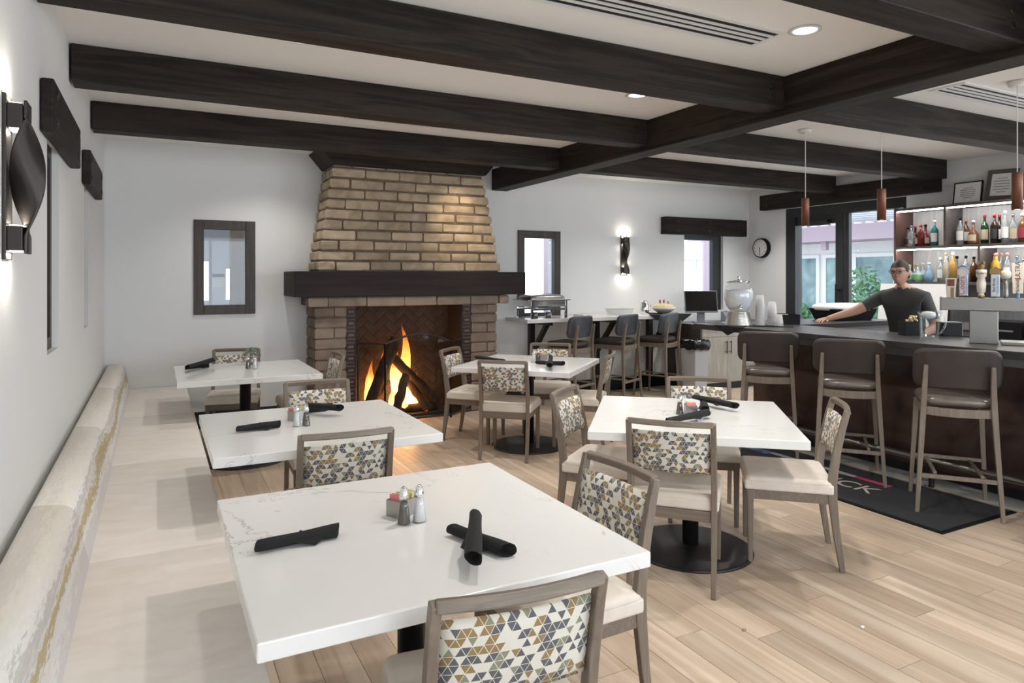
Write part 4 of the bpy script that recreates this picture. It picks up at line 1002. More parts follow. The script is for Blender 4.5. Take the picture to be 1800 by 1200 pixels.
# pendants over the bar
for (y, lab) in ((4.24, 'copper tube pendant over the bar, hanging before the glazed door handle side'), (3.51, 'copper tube pendant hanging in front of the end of the bottle shelves'), (2.53, 'copper tube pendant hanging before the framed certificates')):
    t = thing('pendant_light', lab, 'light', (5.2, y, ZC), 0, 'copper pendants over the bar')
    obj('canopy', MB().lathe([(.0, -.03), (.05, -.03), (.06, -.002), (.0, -.002)], 24), M['white_plastic'], t)
    obj('cord', MB().cyl((0, 0, -.03), (0, 0, -.626), .0035, seg=8), M['cord'], t)
    obj('tube_shade', MB().lathe([(.0, -.62), (.032, -.622), (.033, -.63), (.033, -.875), (.028, -.875), (.028, -.64), (.0, -.64)], 24), M['copper_tube'], t)
    obj('lens', MB().lathe([(.0, -.872), (.027, -.872), (.027, -.866), (.0, -.866)], 20), M['lamp'], t)
    s = bpy.data.lights.new('pendant_spot', 'SPOT'); s.energy = 9; s.color = (1, .86, .68); s.spot_size = R(85); s.spot_blend = .6; s.shadow_soft_size = .025
    so = bpy.data.objects.new('pendant_spot', s); COL.objects.link(so); so.parent = t; so.location = (0, 0, -.885)

# things on the bar
dp = thing('drink_dispenser', 'large glass drink dispenser full of ice water on a textured stand', 'dispenser', (5.09, 4.93, BZ))
obj('stand', MB().lathe([(.0, 0), (.135, 0), (.135, .01), (.10, .13), (.105, .14), (.0, .14)], 28), plain('hammered_metal', (.55, .53, .48), .3, .7, bump=1.0, bscale=60), dp)
obj('jar', MB().lathe([(.0, .145), (.09, .145), (.12, .19), (.142, .27), (.142, .33), (.12, .385), (.105, .40), (.105, .415), (.112, .42), (.0, .42)], 32), M['jar_glass'], dp)
obj('ice', MB().lathe([(.0, .152), (.086, .152), (.115, .195), (.136, .27), (.134, .33), (.125, .355), (.0, .36)], 24), M['ice'], dp)
obj('lid', MB().lathe([(.0, .42), (.118, .42), (.118, .432), (.03, .445), (.012, .45), (.012, .47), (.02, .48), (.0, .485)], 24), M['chrome'], dp)
obj('tap', MB().cyl((-.075, -.09, .185), (-.11, -.135, .185), .012).lathe([(.0, 0), (.016, 0), (.016, .03), (.0, .03)], 12, (-.108, -.132, .18)), M['chrome'], dp)
tag(obj('bar_mat', MB().box(-.2, .36, -.12, .12, 0, .006), M['black_plastic'], None, (5.20, 4.84, BZ), (0, 0, R(-50))), 'black rubber bar mat under the drink dispenser and plastic cups', 'mat')
def cup_stack(x, y, n, r, h, lab):
    t = thing('plastic_cup_stack', lab, 'cups', (x, y, BZ + .006), 0, 'stacked clear cups')
    for k in range(n): 
        z = k * .022; obj('cup', MB().lathe([(r, z), (r * 1.0, z + .002), (r * .72, z + h), (r * .66, z + h), (r * .94, z + .004), (r * .98, z)], 20), M['cup'], t)
cup_stack(5.22, 4.78, 9, .048, .12, 'tall upturned stack of clear plastic cups next to the drink dispenser')
cup_stack(5.34, 4.74, 6, .048, .12, 'shorter upturned stack of clear plastic cups beside the tall stack')
cup_stack(5.31, 4.63, 2, .040, .09, 'small low stack of clear plastic cups in front of the others')
tag(obj('cloth_corner', MB().add([(4.876, 5.05, BZ + .003), (4.876, 4.66, BZ + .003), (4.872, 4.86, .985), (5.15, 4.86, BZ + .003)], [(0, 2, 1), (0, 1, 3)]), M['napkin']), 'black cloth corner hanging over the bar edge below the dispenser', 'cloth').modifiers.new('t', 'SOLIDIFY').thickness = .003
def caddy(name, lab, x, y, sx, sy, h, rz, garnish=False):
    t = thing(name, lab, 'caddy', (x, y, BZ), rz)
    obj('box', MB().box(-sx, sx, -sy, sy, 0, .006).box(-sx, -sx + .005, -sy, sy, .006, h).box(sx - .005, sx, -sy, sy, .006, h).box(-sx + .005, sx - .005, -sy, -sy + .005, .006, h).box(-sx + .005, sx - .005, sy - .005, sy, .006, h * 1.05), M['black_plastic'], t)
    obj('napkin_pack', MB().box(-sx + .012, sx * .2, -sy + .01, sy - .01, .008, h * .95), M['paper' if not garnish else 'black_plastic'], t)
    if garnish:
        mb = MB()
        for i in range(30): a = random.uniform(0, 6.28); rr = random.uniform(0, .045); mb.pad((rr * math.cos(a), rr * math.sin(a) * .7, h + random.uniform(0, .04)), .011, .011, .009, 2, 6, 4)
        o = obj('garnish', mb, M['food'], t)
caddy('napkin_caddy', 'black napkin caddy on the bar by the plastic cups', 5.66, 4.84, .11, .075, .10, R(-35))
caddy('garnish_caddy', 'black condiment caddy with straw-coloured picks beside the glass pitcher', *onz(1602, 589, BZ)[:2], .075, .06, .115, R(-30), True)
pt = thing('water_pitcher', 'clear glass pitcher standing on the bar beside the beer taps', 'pitcher', onz(1634, 596, BZ), R(-20))
obj('glass_body', MB().lathe([(.0, .0), (.062, .0), (.066, .01), (.075, .18), (.086, .215), (.082, .215), (.071, .18), (.058, .02), (.0, .018)], 28), M['jar_glass'], pt)
obj('handle', MB().tube([(.072, .0, .17), (.125, 0, .175), (.135, 0, .11), (.10, 0, .05), (.064, 0, .04)], .009), M['jar_glass'], pt)
obj('ice', MB().pad((-.01, 0, .185), .05, .05, .03, 2.5, 14, 6), M['ice'], pt)
nd = thing('napkin_dispenser', 'black napkin dispenser with pale blue side by the beer tower', 'dispenser', onz(1668, 590, BZ), R(-35))
obj('case', MB().box(-.075, .075, -.06, .06, 0, .11), M['black_plastic'], nd, bevel=.006); obj('napkins', MB().box(.0755, .079, -.052, .052, .01, .10), plain('pale_blue_napkins', (.36, .42, .58), .8), nd); obj('top_plate', MB().box(-.07, .07, -.055, .055, .11, .114), M['grey_plastic'], nd)
bn = thing('dish_bin', 'black bus bin covered with a white cloth on the far end of the bar', 'bin', (6.80, 5.05, BZ), R(-8))
obj('tub', MB().hexa([(-.25, -.16, 0), (.25, -.16, 0), (.25, .16, 0), (-.25, .16, 0)], [(-.30, -.2, .13), (.30, -.2, .13), (.30, .2, .13), (-.30, .2, .13)]), M['black_plastic'], bn, bevel=.01)
obj('cloth', MB().pad((0, 0, .135), .305, .205, .05, 5, 36, 8), M['white_cloth'], bn)
# beer tower
tw = thing('beer_tower', 'brushed steel T-shaped beer tower with a row of tap handles', 'beer tap', (5.31, 2.80, BZ), R(-62))
obj('column', MB().box(-.085, .085, -.07, .07, .0, .235), M['steel'], tw, bevel=.004)
obj('head', MB().box(-.26, .235, -.075, .075, .235, .325), M['steel'], tw, bevel=.004)
obj('end_cap', MB().box(-.268, -.26, -.08, .08, .23, .33).box(.235, .243, -.08, .08, .23, .33), M['dull_steel'], tw)
obj('drip_tray', MB().box(.10, .62, -.12, .10, .0, .022), M['steel'], tw, bevel=.004)
def tap(x, kind):
    h = thing_part('tap_handle', tw, (x, 0, .325))
    return h
def thing_part(name, parent, loc):
    o = bpy.data.objects.new(name, None); COL.objects.link(o); o.parent = parent; o.location = loc; return o
def flat_text(nm, body, size, mat, parent, org, up=False):
    # text facing -Y of the tower
    if up: m = frame_mtx(org, (0, 0, 1), (-1, 0, 0))
    else: m = frame_mtx(org, (1, 0, 0), (0, 0, 1))
    return text(nm, body, size, mat, parent, m, .0006)
specs = [(-.20, 'picture'), (-.125, 'red_script'), (-.015, 'carved'), (.068, 'upright'), (.13, 'ball'), (.198, 'white')]
for x, kd in specs:
    if kd == 'picture':
        h = obj('tap_handle', MB().hexa([(x - .026, -.012, .325), (x + .026, -.012, .325), (x + .026, .012, .325), (x - .026, .012, .325)], [(x - .036, -.014, .47), (x + .036, -.014, .47), (x + .036, .014, .47), (x - .036, .014, .47)]), M['cream'], tw, bevel=.004)
        obj('emblem', MB().box(x - .022, x + .022, -.0165, -.0135, .41, .46), M['copper_tube'], h); obj('stripe', MB().box(x + .0, x + .02, -.0155, -.0125, .33, .40), M['gold'], h)
    elif kd == 'red_script':
        h = obj('tap_handle', MB().box(x - .024, x + .03, -.014, .014, .34, .50).cyl((x, -.015, .515), (x, .015, .515), .036, seg=20), M['silver_paint'], tw, bevel=.004)
        obj('crest', MB().prism([(x - .035, .535), (x - .012, .565), (x + .012, .56), (x + .038, .53), (x + .034, .50)], 'y', -.010, .010), M['blue'], h)
        obj('badge', MB().cyl((x - .008, -.019, .508), (x - .008, -.014, .508), .026, seg=20), M['cream'], h)
        flat_text('lettering', 'Coors', .052, M['red'], h, (x - .006, -.0155, .415), True)
        flat_text('lettering', 'COORS LIGHT', .018, M['blue'], h, (x + .024, -.0155, .41), True)
    elif kd == 'carved':
        h = obj('tap_handle', MB().lathe([(.0, .325), (.014, .325), (.02, .345), (.014, .36), (.026, .37), (.030, .43), (.022, .47), (.032, .48), (.034, .53), (.0, .532)], 20, (x, 0, 0)), M['cream'], tw)
        obj('lion_crest', MB().pad((x, 0, .553), .02, .012, .024, 2, 10, 6).pad((x + .012, 0, .578), .013, .01, .013, 2, 10, 6).pad((x - .016, 0, .575), .006, .006, .018, 2, 8, 6), M['gold'], h)
        flat_text('lettering', 'Modelo', .024, M['ink'], h, (x, -.036, .505))
        obj('collar', MB().lathe([(.0, .325), (.018, .325), (.021, .345), (.0, .35)], 16, (x, 0, 0)), M['gold'], h)
    elif kd == 'upright':
        h = obj('tap_handle', MB().box(x - .026, x + .026, -.015, .015, .335, .50), M['silver_paint'], tw, bevel=.004)
        obj('roof', MB().prism([(x - .034, .50), (x + .034, .50), (x + .032, .535), (x, .552), (x - .032, .535)], 'y', -.018, .018), M['gold'], h)
        flat_text('lettering', 'Bad Birdie', .024, M['ink'], h, (x - .008, -.0165, .42), True); flat_text('lettering', 'FOUR PEAKS', .021, M['blue'], h, (x + .016, -.0165, .42), True)
    elif kd == 'ball':
        h = obj('tap_handle', MB().lathe([(.0, .325), (.012, .325), (.016, .34), (.018, .47), (.0, .475)], 16, (x, 0, 0)), M['steel'], tw)
        obj('ball', MB().pad((x, 0, .495), .034, .034, .034, 2, 18, 10), M['cream'], h)
    else:
        h = obj('tap_handle', MB().hexa([(x - .03, -.011, .36), (x + .03, -.011, .36), (x + .03, .011, .36), (x - .03, .011, .36)], [(x - .036, -.012, .575), (x + .036, -.012, .575), (x + .036, .012, .575), (x - .036, .012, .575)]), M['cream'], tw, bevel=.003)
        obj('stem', MB().cyl((x, 0, .325), (x, 0, .36), .012), M['blue'], h)
        flat_text('lettering', 'ULTRA', .040, M['ink'], h, (x, -.0128, .525), True); flat_text('lettering', 'Michelob', .030, M['ink'], h, (x - .002, -.0125, .41), True)
        obj('red_bar', MB().box(x - .018, x + .018, -.0135, -.0105, .462, .469), M['red'], h)

# ------------------------------------------------------------------ back bar
bs = thing('bottle_shelves', 'lit wall shelving of grey wood full of bottles behind the bar', 'shelves', (0, 0, 0))
SX0, SX1, SY0, SY1 = 7.77, XR - .004, 2.2, 5.09
obj('back_panel', MB().box(SX1 - .015, SX1, SY0, SY1, .95, 2.34), M['shelf_back'], bs)
obj('end_panel', MB().box(SX0, SX1 - .015, SY1 - .025, SY1, .95, 2.36), M['shelf_end'], bs)
for z, x0 in ((2.335, SX0), (1.885, SX0), (1.475, SX0)): obj('shelf', MB().box(x0, SX1 - .015, SY0, SY1 - .025, z - .015, z + .015), M['shelf_dark'], bs)
for y, z0, z1 in ((4.505, 1.90, 2.32), (4.15, 1.49, 1.87), (4.15, .95, 1.46), (3.2, 1.90, 2.32), (2.9, 1.49, 1.87)): obj('divider', MB().box(SX0 + .005, SX1 - .015, y - .012, y + .012, z0, z1), M['shelf_dark'], bs)
for z, segs in ((2.318, ((4.53, 5.05), (3.22, 4.48), (2.25, 3.18))), (1.868, ((4.17, 5.05), (2.92, 4.13), (2.25, 2.88)))):
    for y0, y1 in segs: obj('led_strip', MB().box(SX0 + .01, SX0 + .028, y0, y1, z - .012, z), M['led'], bs)
bc = thing('back_bar_cabinet', 'dark low back bar cabinet under the bottle shelves', 'cabinet', (0, 0, 0))
obj('carcass', MB().box(7.42, XR - .004, 2.0, 5.10, .08, .90), M['black_metal'], bc); obj('counter_top', MB().box(7.38, XR - .004, 1.98, 5.12, .90, .94), M['stone'], bc)
for i in range(4): obj('door', MB().box(7.40, 7.42, 2.02 + i * .77, 2.77 + i * .77, .12, .88), M['dull_steel'], bc)
eq = thing('ice_bin', 'low steel under-bar ice bin with open shelves facing the bartender aisle', 'bar equipment', (0, 0, 0))
obj('body', MB().box(5.66, 6.0, 1.2, 4.3, .12, .80), M['steel'], eq); obj('legs', MB().box(5.70, 5.75, 1.3, 1.35, 0, .12).box(5.9, 5.95, 4.15, 4.2, 0, .12), M['steel'], eq)
# white menu board leaning behind the bartender
mbd = thing('tilted_screen', 'large white tilted screen with a dark edge on the back bar', 'screen', (7.50, 4.72, .94), R(-90 + 12))
obj('panel', tbox(-.36, .36, 0, .02, 0, .52, Matrix.Rotation(R(-12), 3, 'X'), (0, 0, .02)), M['white_plastic'], mbd); obj('edge', tbox(.36, .372, -.004, .024, 0, .52, Matrix.Rotation(R(-12), 3, 'X'), (0, 0, .02)), M['black_plastic'], mbd)
for (x, y, w, d, h, m, nm, lab, cat) in ((7.55, 3.80, .16, .24, .17, 'black_plastic', 'card_reader', 'black bar machine standing on the back bar behind the beer tower', 'machine'), (7.52, 3.30, .14, .22, .14, 'black_plastic', 'till_drawer', 'low black till box on the back bar', 'till')):
    t = thing(nm, lab, cat, (x, y, .94)); obj('body', MB().box(-w, w, -d, d, 0, h), M[m], t, bevel=.008); obj('front_slot', MB().box(-w - .004, -w, -d * .7, d * .7, h * .4, h * .5), M['grey_plastic'], t)
t = thing('plate_stack', 'stack of thin black plates on the back bar', 'plates', (7.58, 2.62, .94))
for k in range(9): obj('plate', MB().lathe([(.0, k * .018), (.07, k * .018), (.10, k * .018 + .012), (.0, k * .018 + .008)], 24), M['black_plastic'], t)
tag(obj('paper_sheets', MB().box(-.12, .12, -.16, .16, 0, .014), M['paper'], None, (7.54, 2.90, .94), (0, 0, .1)), 'white paper sheets lying on the back bar near the plates', 'paper')
tag(obj('envelope', MB().box(-.1, .1, -.15, .15, 0, .012), plain('manila', (.60, .42, .18), .8), None, (7.84, 2.85, .94), (0, 0, -.1)), 'tan envelope lying behind the paper sheets on the back bar', 'envelope')
# framed certificates on top of the shelves
def certificate(y, w, h, tilt, lab, fw, mat):
    t = thing('framed_certificate', lab, 'frame', (7.93, y, 2.358), R(-90)); rt = Matrix.Rotation(R(-9), 3, 'X') @ Matrix.Rotation(tilt, 3, 'Y'); c = (0, 0, abs(math.sin(tilt)) * w / 2)
    fr = MB()
    for bx in ((-w / 2, w / 2, 0, .02, 0, fw), (-w / 2, w / 2, 0, .02, h - fw, h), (-w / 2, -w / 2 + fw, 0, .02, fw, h - fw), (w / 2 - fw, w / 2, 0, .02, fw, h - fw)):
        q = tbox(*bx, rt, c); fr.add(q.v, q.f)
    obj('frame', fr, mat, t)
    p = obj('certificate', tbox(-w / 2 + fw, w / 2 - fw, .006, .012, fw, h - fw, rt, c), M['paper'], t)
    for k in range(6):
        zz = h * (.25 + .09 * k); ww = w * (.16 if k in (0, 5) else .26)
        obj('print_line', tbox(-ww, ww, .0045, .006, zz, zz + .007, rt, c), M['grey_plastic'], p)
certificate(4.36, .30, .245, 0, 'thin black framed certificate on top of the bottle shelves', .012, M['black_plastic'])
certificate(4.03, .30, .33, R(3), 'broad dark framed certificate leaning on top of the bottle shelves', .045, M['shelf_dark'])
certificate(3.66, .24, .30, 0, 'black framed sheet standing past the broad framed certificate', .02, M['black_plastic'])

# bottles
def bottle(loc, r, h, shape, glass, labelm, cap, lab, group, liquid=None, fill=.6):
    t = thing('liquor_bottle', lab, 'bottle', loc, random.uniform(-.3, .3), group)
    if shape == 'round': pf = [(.0, 0), (r, 0), (r, h * .58), (r * .85, h * .66), (r * .34, h * .76), (r * .32, h * .93), (.0, h * .93)]
    elif shape == 'squat': pf = [(.0, 0), (r * 1.25, 0), (r * 1.35, h * .1), (r * 1.25, h * .42), (r * .7, h * .55), (r * .32, h * .62), (r * .30, h * .9), (.0, h * .9)]
    elif shape == 'flask': pf = [(.0, 0), (r * .8, 0), (r * 1.3, h * .18), (r * 1.3, h * .36), (r * .8, h * .55), (r * .32, h * .66), (r * .32, h * .9), (.0, h * .9)]
    else: pf = [(.0, 0), (r * .8, 0), (r, h * .62), (r * .5, h * .70), (r * .32, h * .78), (r * .32, h * .92), (.0, h * .92)]
    obj('glass_body', MB().lathe(pf, 18), glass, t)
    k = 1.31 if shape in ('squat', 'flask') else 1.0
    if labelm is not None:
        rr = r * k * 1.015; z0, z1 = (h * .14, h * .40) if k > 1 else (h * .16, h * .50)
        v = []; n = 12
        for i in range(n + 1):
            a = math.pi * (.62 + .76 * i / n)
            v += [(rr * math.cos(a), rr * math.sin(a), z0), (rr * math.cos(a), rr * math.sin(a), z1)]
        obj('paper_label', MB().add(v, [(2 * i, 2 * i + 2, 2 * i + 3, 2 * i + 1) for i in range(n)], True), labelm, t)
    obj('cap', MB().lathe([(.0, h * .9), (r * .40, h * .9), (r * .42, h * .99), (r * .3, h), (.0, h)], 14), cap, t)
G = lambda n, c, tr=.0, ro=.06: plain(n, c, ro, trans=tr, ior=1.45)
gl = {'clear': G('bottle_clear', (.80, .84, .86), .75), 'amber': G('bottle_amber', (.16, .06, .02)), 'honey': G('bottle_honey', (.42, .24, .06)), 'green': G('bottle_green', (.02, .07, .025)), 'dark': G('bottle_dark', (.03, .015, .012)), 'red': G('bottle_red', (.16, .02, .02)), 'teal': G('bottle_teal', (.05, .20, .20)), 'blue': G('bottle_blue', (.28, .44, .60), .4), 'pale': G('bottle_pale_blue', (.55, .66, .74), .5), 'gold': G('bottle_golden', (.55, .33, .05))}
lb = {'white': M['paper'], 'cream': plain('cream_label', (.62, .54, .38), .7), 'black': plain('black_label', (.03, .03, .03), .6), 'red': plain('wine_label', (.30, .03, .05), .6), 'none': None, 'green': plain('green_label', (.15, .35, .12), .6)}
cp = {'black': M['black_plastic'], 'red': M['red'], 'white': M['white_plastic'], 'cork': plain('cork', (.42, .28, .15), .8), 'green': plain('green_cap', (.30, .50, .15), .5), 'steel': M['chrome'], 'pink': plain('pink_cap', (.70, .30, .28), .5), 'blue': M['blue']}
def shelf_row(z, items, where, group):
    for k, (u, glass, labm, cap, shape, h) in enumerate(items):
        bx_ = 7.875 if k % 2 else 8.0
        p = onx(u, 430, bx_); r = {'round': .037, 'squat': .040, 'flask': .042, 'taper': .040}[shape]
        lab = ('%s bottle, %s label, %s cap, %s' % (glass, labm, cap, where)) if labm != 'none' else '%s bottle, unlabelled, %s cap, %s' % (glass, cap, where)
        bottle((bx_, p.y, z), r, h, shape, gl[glass], lb[labm], cp[cap], lab, group)
up, lo = 1.901, 1.491
shelf_row(up, [(1596, 'clear', 'black', 'black', 'squat', .24), (1602, 'clear', 'none', 'blue', 'round', .25), (1609, 'dark', 'cream', 'red', 'squat', .25), (1619, 'red', 'none', 'red', 'round', .25), (1627, 'red', 'cream', 'black', 'squat', .26), (1643, 'teal', 'white', 'white', 'round', .29)], 'on the upper shelf, short end bay', 'bottles in the short upper bay')
shelf_row(up, [(1673, 'honey', 'white', 'steel', 'round', .26), (1688, 'clear', 'white', 'black', 'round', .30), (1698, 'amber', 'white', 'pink', 'round', .29), (1711, 'amber', 'cream', 'white', 'squat', .26), (1731, 'green', 'cream', 'red', 'round', .32), (1748, 'dark', 'black', 'red', 'round', .31), (1757, 'dark', 'white', 'red', 'round', .31), (1767, 'clear', 'white', 'white', 'round', .34), (1781, 'clear', 'cream', 'steel', 'round', .31), (1797, 'amber', 'red', 'white', 'round', .30), (1812, 'honey', 'cream', 'black', 'round', .29)], 'on the upper shelf, long lit bay', 'bottles in the long upper bay')
shelf_row(lo, [(1595, 'green', 'none', 'cork', 'flask', .20), (1599, 'pale', 'green', 'green', 'flask', .20), (1608, 'clear', 'green', 'cork', 'flask', .20), (1614, 'pale', 'green', 'cork', 'flask', .20), (1622, 'pale', 'white', 'white', 'flask', .22), (1633, 'blue', 'none', 'white', 'flask', .22), (1654, 'clear', 'white', 'white', 'round', .28), (1663, 'clear', 'none', 'cork', 'round', .33), (1666, 'gold', 'none', 'steel', 'round', .29), (1675, 'honey', 'none', 'white', 'round', .33), (1682, 'clear', 'cream', 'black', 'squat', .29), (1698, 'clear', 'none', 'black', 'round', .29), (1712, 'amber', 'none', 'black', 'round', .28)], 'on the lower shelf beside the end panel', 'bottles in the lower bay beside the end panel')
shelf_row(lo, [(1748, 'gold', 'none', 'pink', 'round', .31), (1752, 'gold', 'white', 'pink', 'round', .31), (1760, 'clear', 'none', 'pink', 'round', .31), (1771, 'clear', 'white', 'pink', 'round', .31), (1788, 'blue', 'none', 'steel', 'round', .28), (1800, 'pale', 'cream', 'steel', 'round', .24)], 'on the lower shelf behind the tap handles', 'bottles in the lower bay behind the taps')

# ------------------------------------------------------------------ bartender
def bartender():
    root = thing('person', 'person in a dark short-sleeved shirt and glasses reaching along the bar', 'person', (6.30, 3.98, 0), R(100))
    # local +Y is where the person faces (towards the far end of the bar), x to their right
    J = {}
    V = []; E = []; RA = []
    def jt(n, p, r, parent=None):
        J[n] = len(V); V.append(p); RA.append(r)
        if parent: E.append((J[parent], J[n]))
    jt('pelvis', (0, 0, .92), (.165, .12)); jt('waist', (0, .03, 1.06), (.155, .115), 'pelvis'); jt('chest', (0, .08, 1.24), (.185, .125), 'waist'); jt('upper', (0, .11, 1.36), (.15, .10), 'chest'); jt('neck', (0, .145, 1.45), (.055, .058), 'upper'); jt('skull', (0, .165, 1.50), (.05, .055), 'neck')
    for s, nm in ((-1, 'l'), (1, 'r')):
        jt(nm + 'sh', (s * .18, .11, 1.36), (.072, .07), 'upper')
        if s > 0:
            jt(nm + 'el', (.37, .27, 1.22), (.047, .047), nm + 'sh'); jt(nm + 'wr', (.53, .45, 1.15), (.030, .028), nm + 'el'); jt(nm + 'palm', (.565, .50, 1.135), (.036, .018), nm + 'wr')
        else:
            jt(nm + 'el', (-.27, .10, 1.10), (.047, .047), nm + 'sh'); jt(nm + 'wr', (-.22, .30, 1.02), (.030, .028), nm + 'el'); jt(nm + 'palm', (-.21, .36, 1.01), (.036, .018), nm + 'wr')
        jt(nm + 'hip', (s * .09, 0, .88), (.10, .11), 'pelvis'); jt(nm + 'kn', (s * .10, .01, .48), (.062, .066), nm + 'hip'); jt(nm + 'an', (s * .10, -.02, .09), (.042, .046), nm + 'kn'); jt(nm + 'toe', (s * .11, .13, .04), (.040, .030), nm + 'an')
        wp = Vector(V[J[nm + 'palm']])
        for k in range(4):
            off = (k - 1.5) * .019; ln = (.062, .072, .068, .052)[k]
            jt('%sf%da' % (nm, k), (wp.x + off, wp.y + .035, wp.z + .002), (.010, .009), nm + 'palm'); jt('%sf%db' % (nm, k), (wp.x + off * 1.15, wp.y + .035 + ln * .55, wp.z - .006), (.0085, .0085), '%sf%da' % (nm, k)); jt('%sf%dc' % (nm, k), (wp.x + off * 1.2, wp.y + .035 + ln, wp.z - .026), (.007, .007), '%sf%db' % (nm, k))
        jt(nm + 'ta', (wp.x - s * .036, wp.y - .01, wp.z - .006), (.011, .010), nm + 'palm'); jt(nm + 'tb', (wp.x - s * .052, wp.y + .03, wp.z - .016), (.009, .009), nm + 'ta')
    me = bpy.data.meshes.new('body'); me.from_pydata(V, E, [])
    tmp = bpy.data.objects.new('tmp', me); COL.objects.link(tmp)
    sk = tmp.modifiers.new('skin', 'SKIN'); sd = tmp.modifiers.new('sub', 'SUBSURF'); sd.levels = 2; sd.render_levels = 2
    for i, d in enumerate(me.skin_vertices[0].data): d.radius = RA[i]; d.use_root = (i == 0)
    dg = bpy.context.evaluated_depsgraph_get(); dg.update()
    bm = bpy.data.meshes.new_from_object(tmp.evaluated_get(dg)); bpy.data.objects.remove(tmp)
    verts = [tuple(v.co) for v in bm.vertices]; faces = [tuple(p.vertices) for p in bm.polygons]
    mb = MB().add(verts, faces, True)
    # head: egg with brow, nose, chin and ears, joined to the neck
    hc = Vector((0, .185, 1.585)); n0 = len(mb.f); nu, nv = 28, 20; hv = []
    for j in range(nv + 1):
        ph = -math.pi / 2 + math.pi * j / nv
        for i in range(nu):
            th = 2 * math.pi * i / nu
            d = Vector((math.cos(ph) * math.cos(th), math.cos(ph) * math.sin(th), math.sin(ph)))
            q = Vector((d.x * .074, d.y * .095, d.z * .118))
            if d.z < 0: q.x *= 1 + .30 * d.z; q.y *= 1 + .12 * d.z
            if d.y > .75 and abs(d.x) < .25: q.y += .020 * max(0, 1 - abs(d.x) / .22) * max(0, 1 - abs(d.z + .12) / .22)
            if d.y > .6 and d.z < -.35: q.y += .012 * max(0, 1 - abs(d.x) / .5)
            if d.y > .7 and .1 < d.z < .3: q.y += .005
            if d.y > .75 and -.02 < d.z < .12 and .18 < abs(d.x) < .55: q.y -= .010
            if abs(d.x) > .93 and abs(d.z) < .25 and d.y < .2: q.x *= 1.14
            hv.append(hc + q)
    mb.add(hv, [(j * nu + i, j * nu + (i + 1) % nu, (j + 1) * nu + (i + 1) % nu, (j + 1) * nu + i) for j in range(nv) for i in range(nu)], True)
    bme = mb.mesh('body')
    for m in (M['skin'], M['shirt'], M['trousers']): bme.materials.append(m)
    for p in bme.polygons:
        c = p.center
        arm = ((c - Vector((.18, .11, 1.36))).dot(Vector((.66, .56, -.49))) > .20 and c.x > .2) or (c.x < -.17 and c.z < 1.17 and c.y > .06 and c.z > .95)
        if p.index >= n0 or c.z > 1.445 or arm: p.material_index = 0
        elif c.z > .90: p.material_index = 1
        else: p.material_index = 2
    link('body', bme, None, root)
    hb_ = MB(); hv = []
    for j in range(9):
        ph = math.pi / 2 * j / 8
        for i in range(24):
            th = 2 * math.pi * i / 24; low = -.40 if math.sin(th) < -.25 else (.05 if math.sin(th) < .45 else .42)
            z = low + (1 - low) * math.sin(ph); rr = math.sqrt(max(0, 1 - z * z))
            hv.append(hc + Vector((rr * math.cos(th) * .080, rr * math.sin(th) * .101, z * .125)))
    obj('hair', hb_.add(hv, [(j * 24 + i, j * 24 + (i + 1) % 24, (j + 1) * 24 + (i + 1) % 24, (j + 1) * 24 + i) for j in range(8) for i in range(24)], True), M['hair'], root)
    for s in (-1, 1):
        obj('eye', MB().pad(hc + Vector((s * .031, .083, .012)), .012, .008, .006, 2, 10, 6), M['hair'], root)
    obj('mouth', MB().pad(hc + Vector((0, .094, -.058)), .022, .006, .005, 2, 12, 6), plain('lips', (.30, .12, .10), .5), root)
    gm = MB()
    for s in (-1, 1):
        c = hc + Vector((s * .032, .098, .012)); gm.tube([c + Vector((.024 * math.cos(a), 0, .018 * math.sin(a))) for a in [2 * math.pi * k / 16 for k in range(17)]], .0022, 6)
        gm.tube([c + Vector((s * .024, 0, .006)), c + Vector((s * .043, -.04, .008)), c + Vector((s * .046, -.10, .004))], .0022, 6)
    gm.tube([hc + Vector((-.009, .1, .014)), hc + Vector((.009, .1, .014))], .0022, 6)
    obj('glasses', gm, M['black_plastic'], root)
bartender()

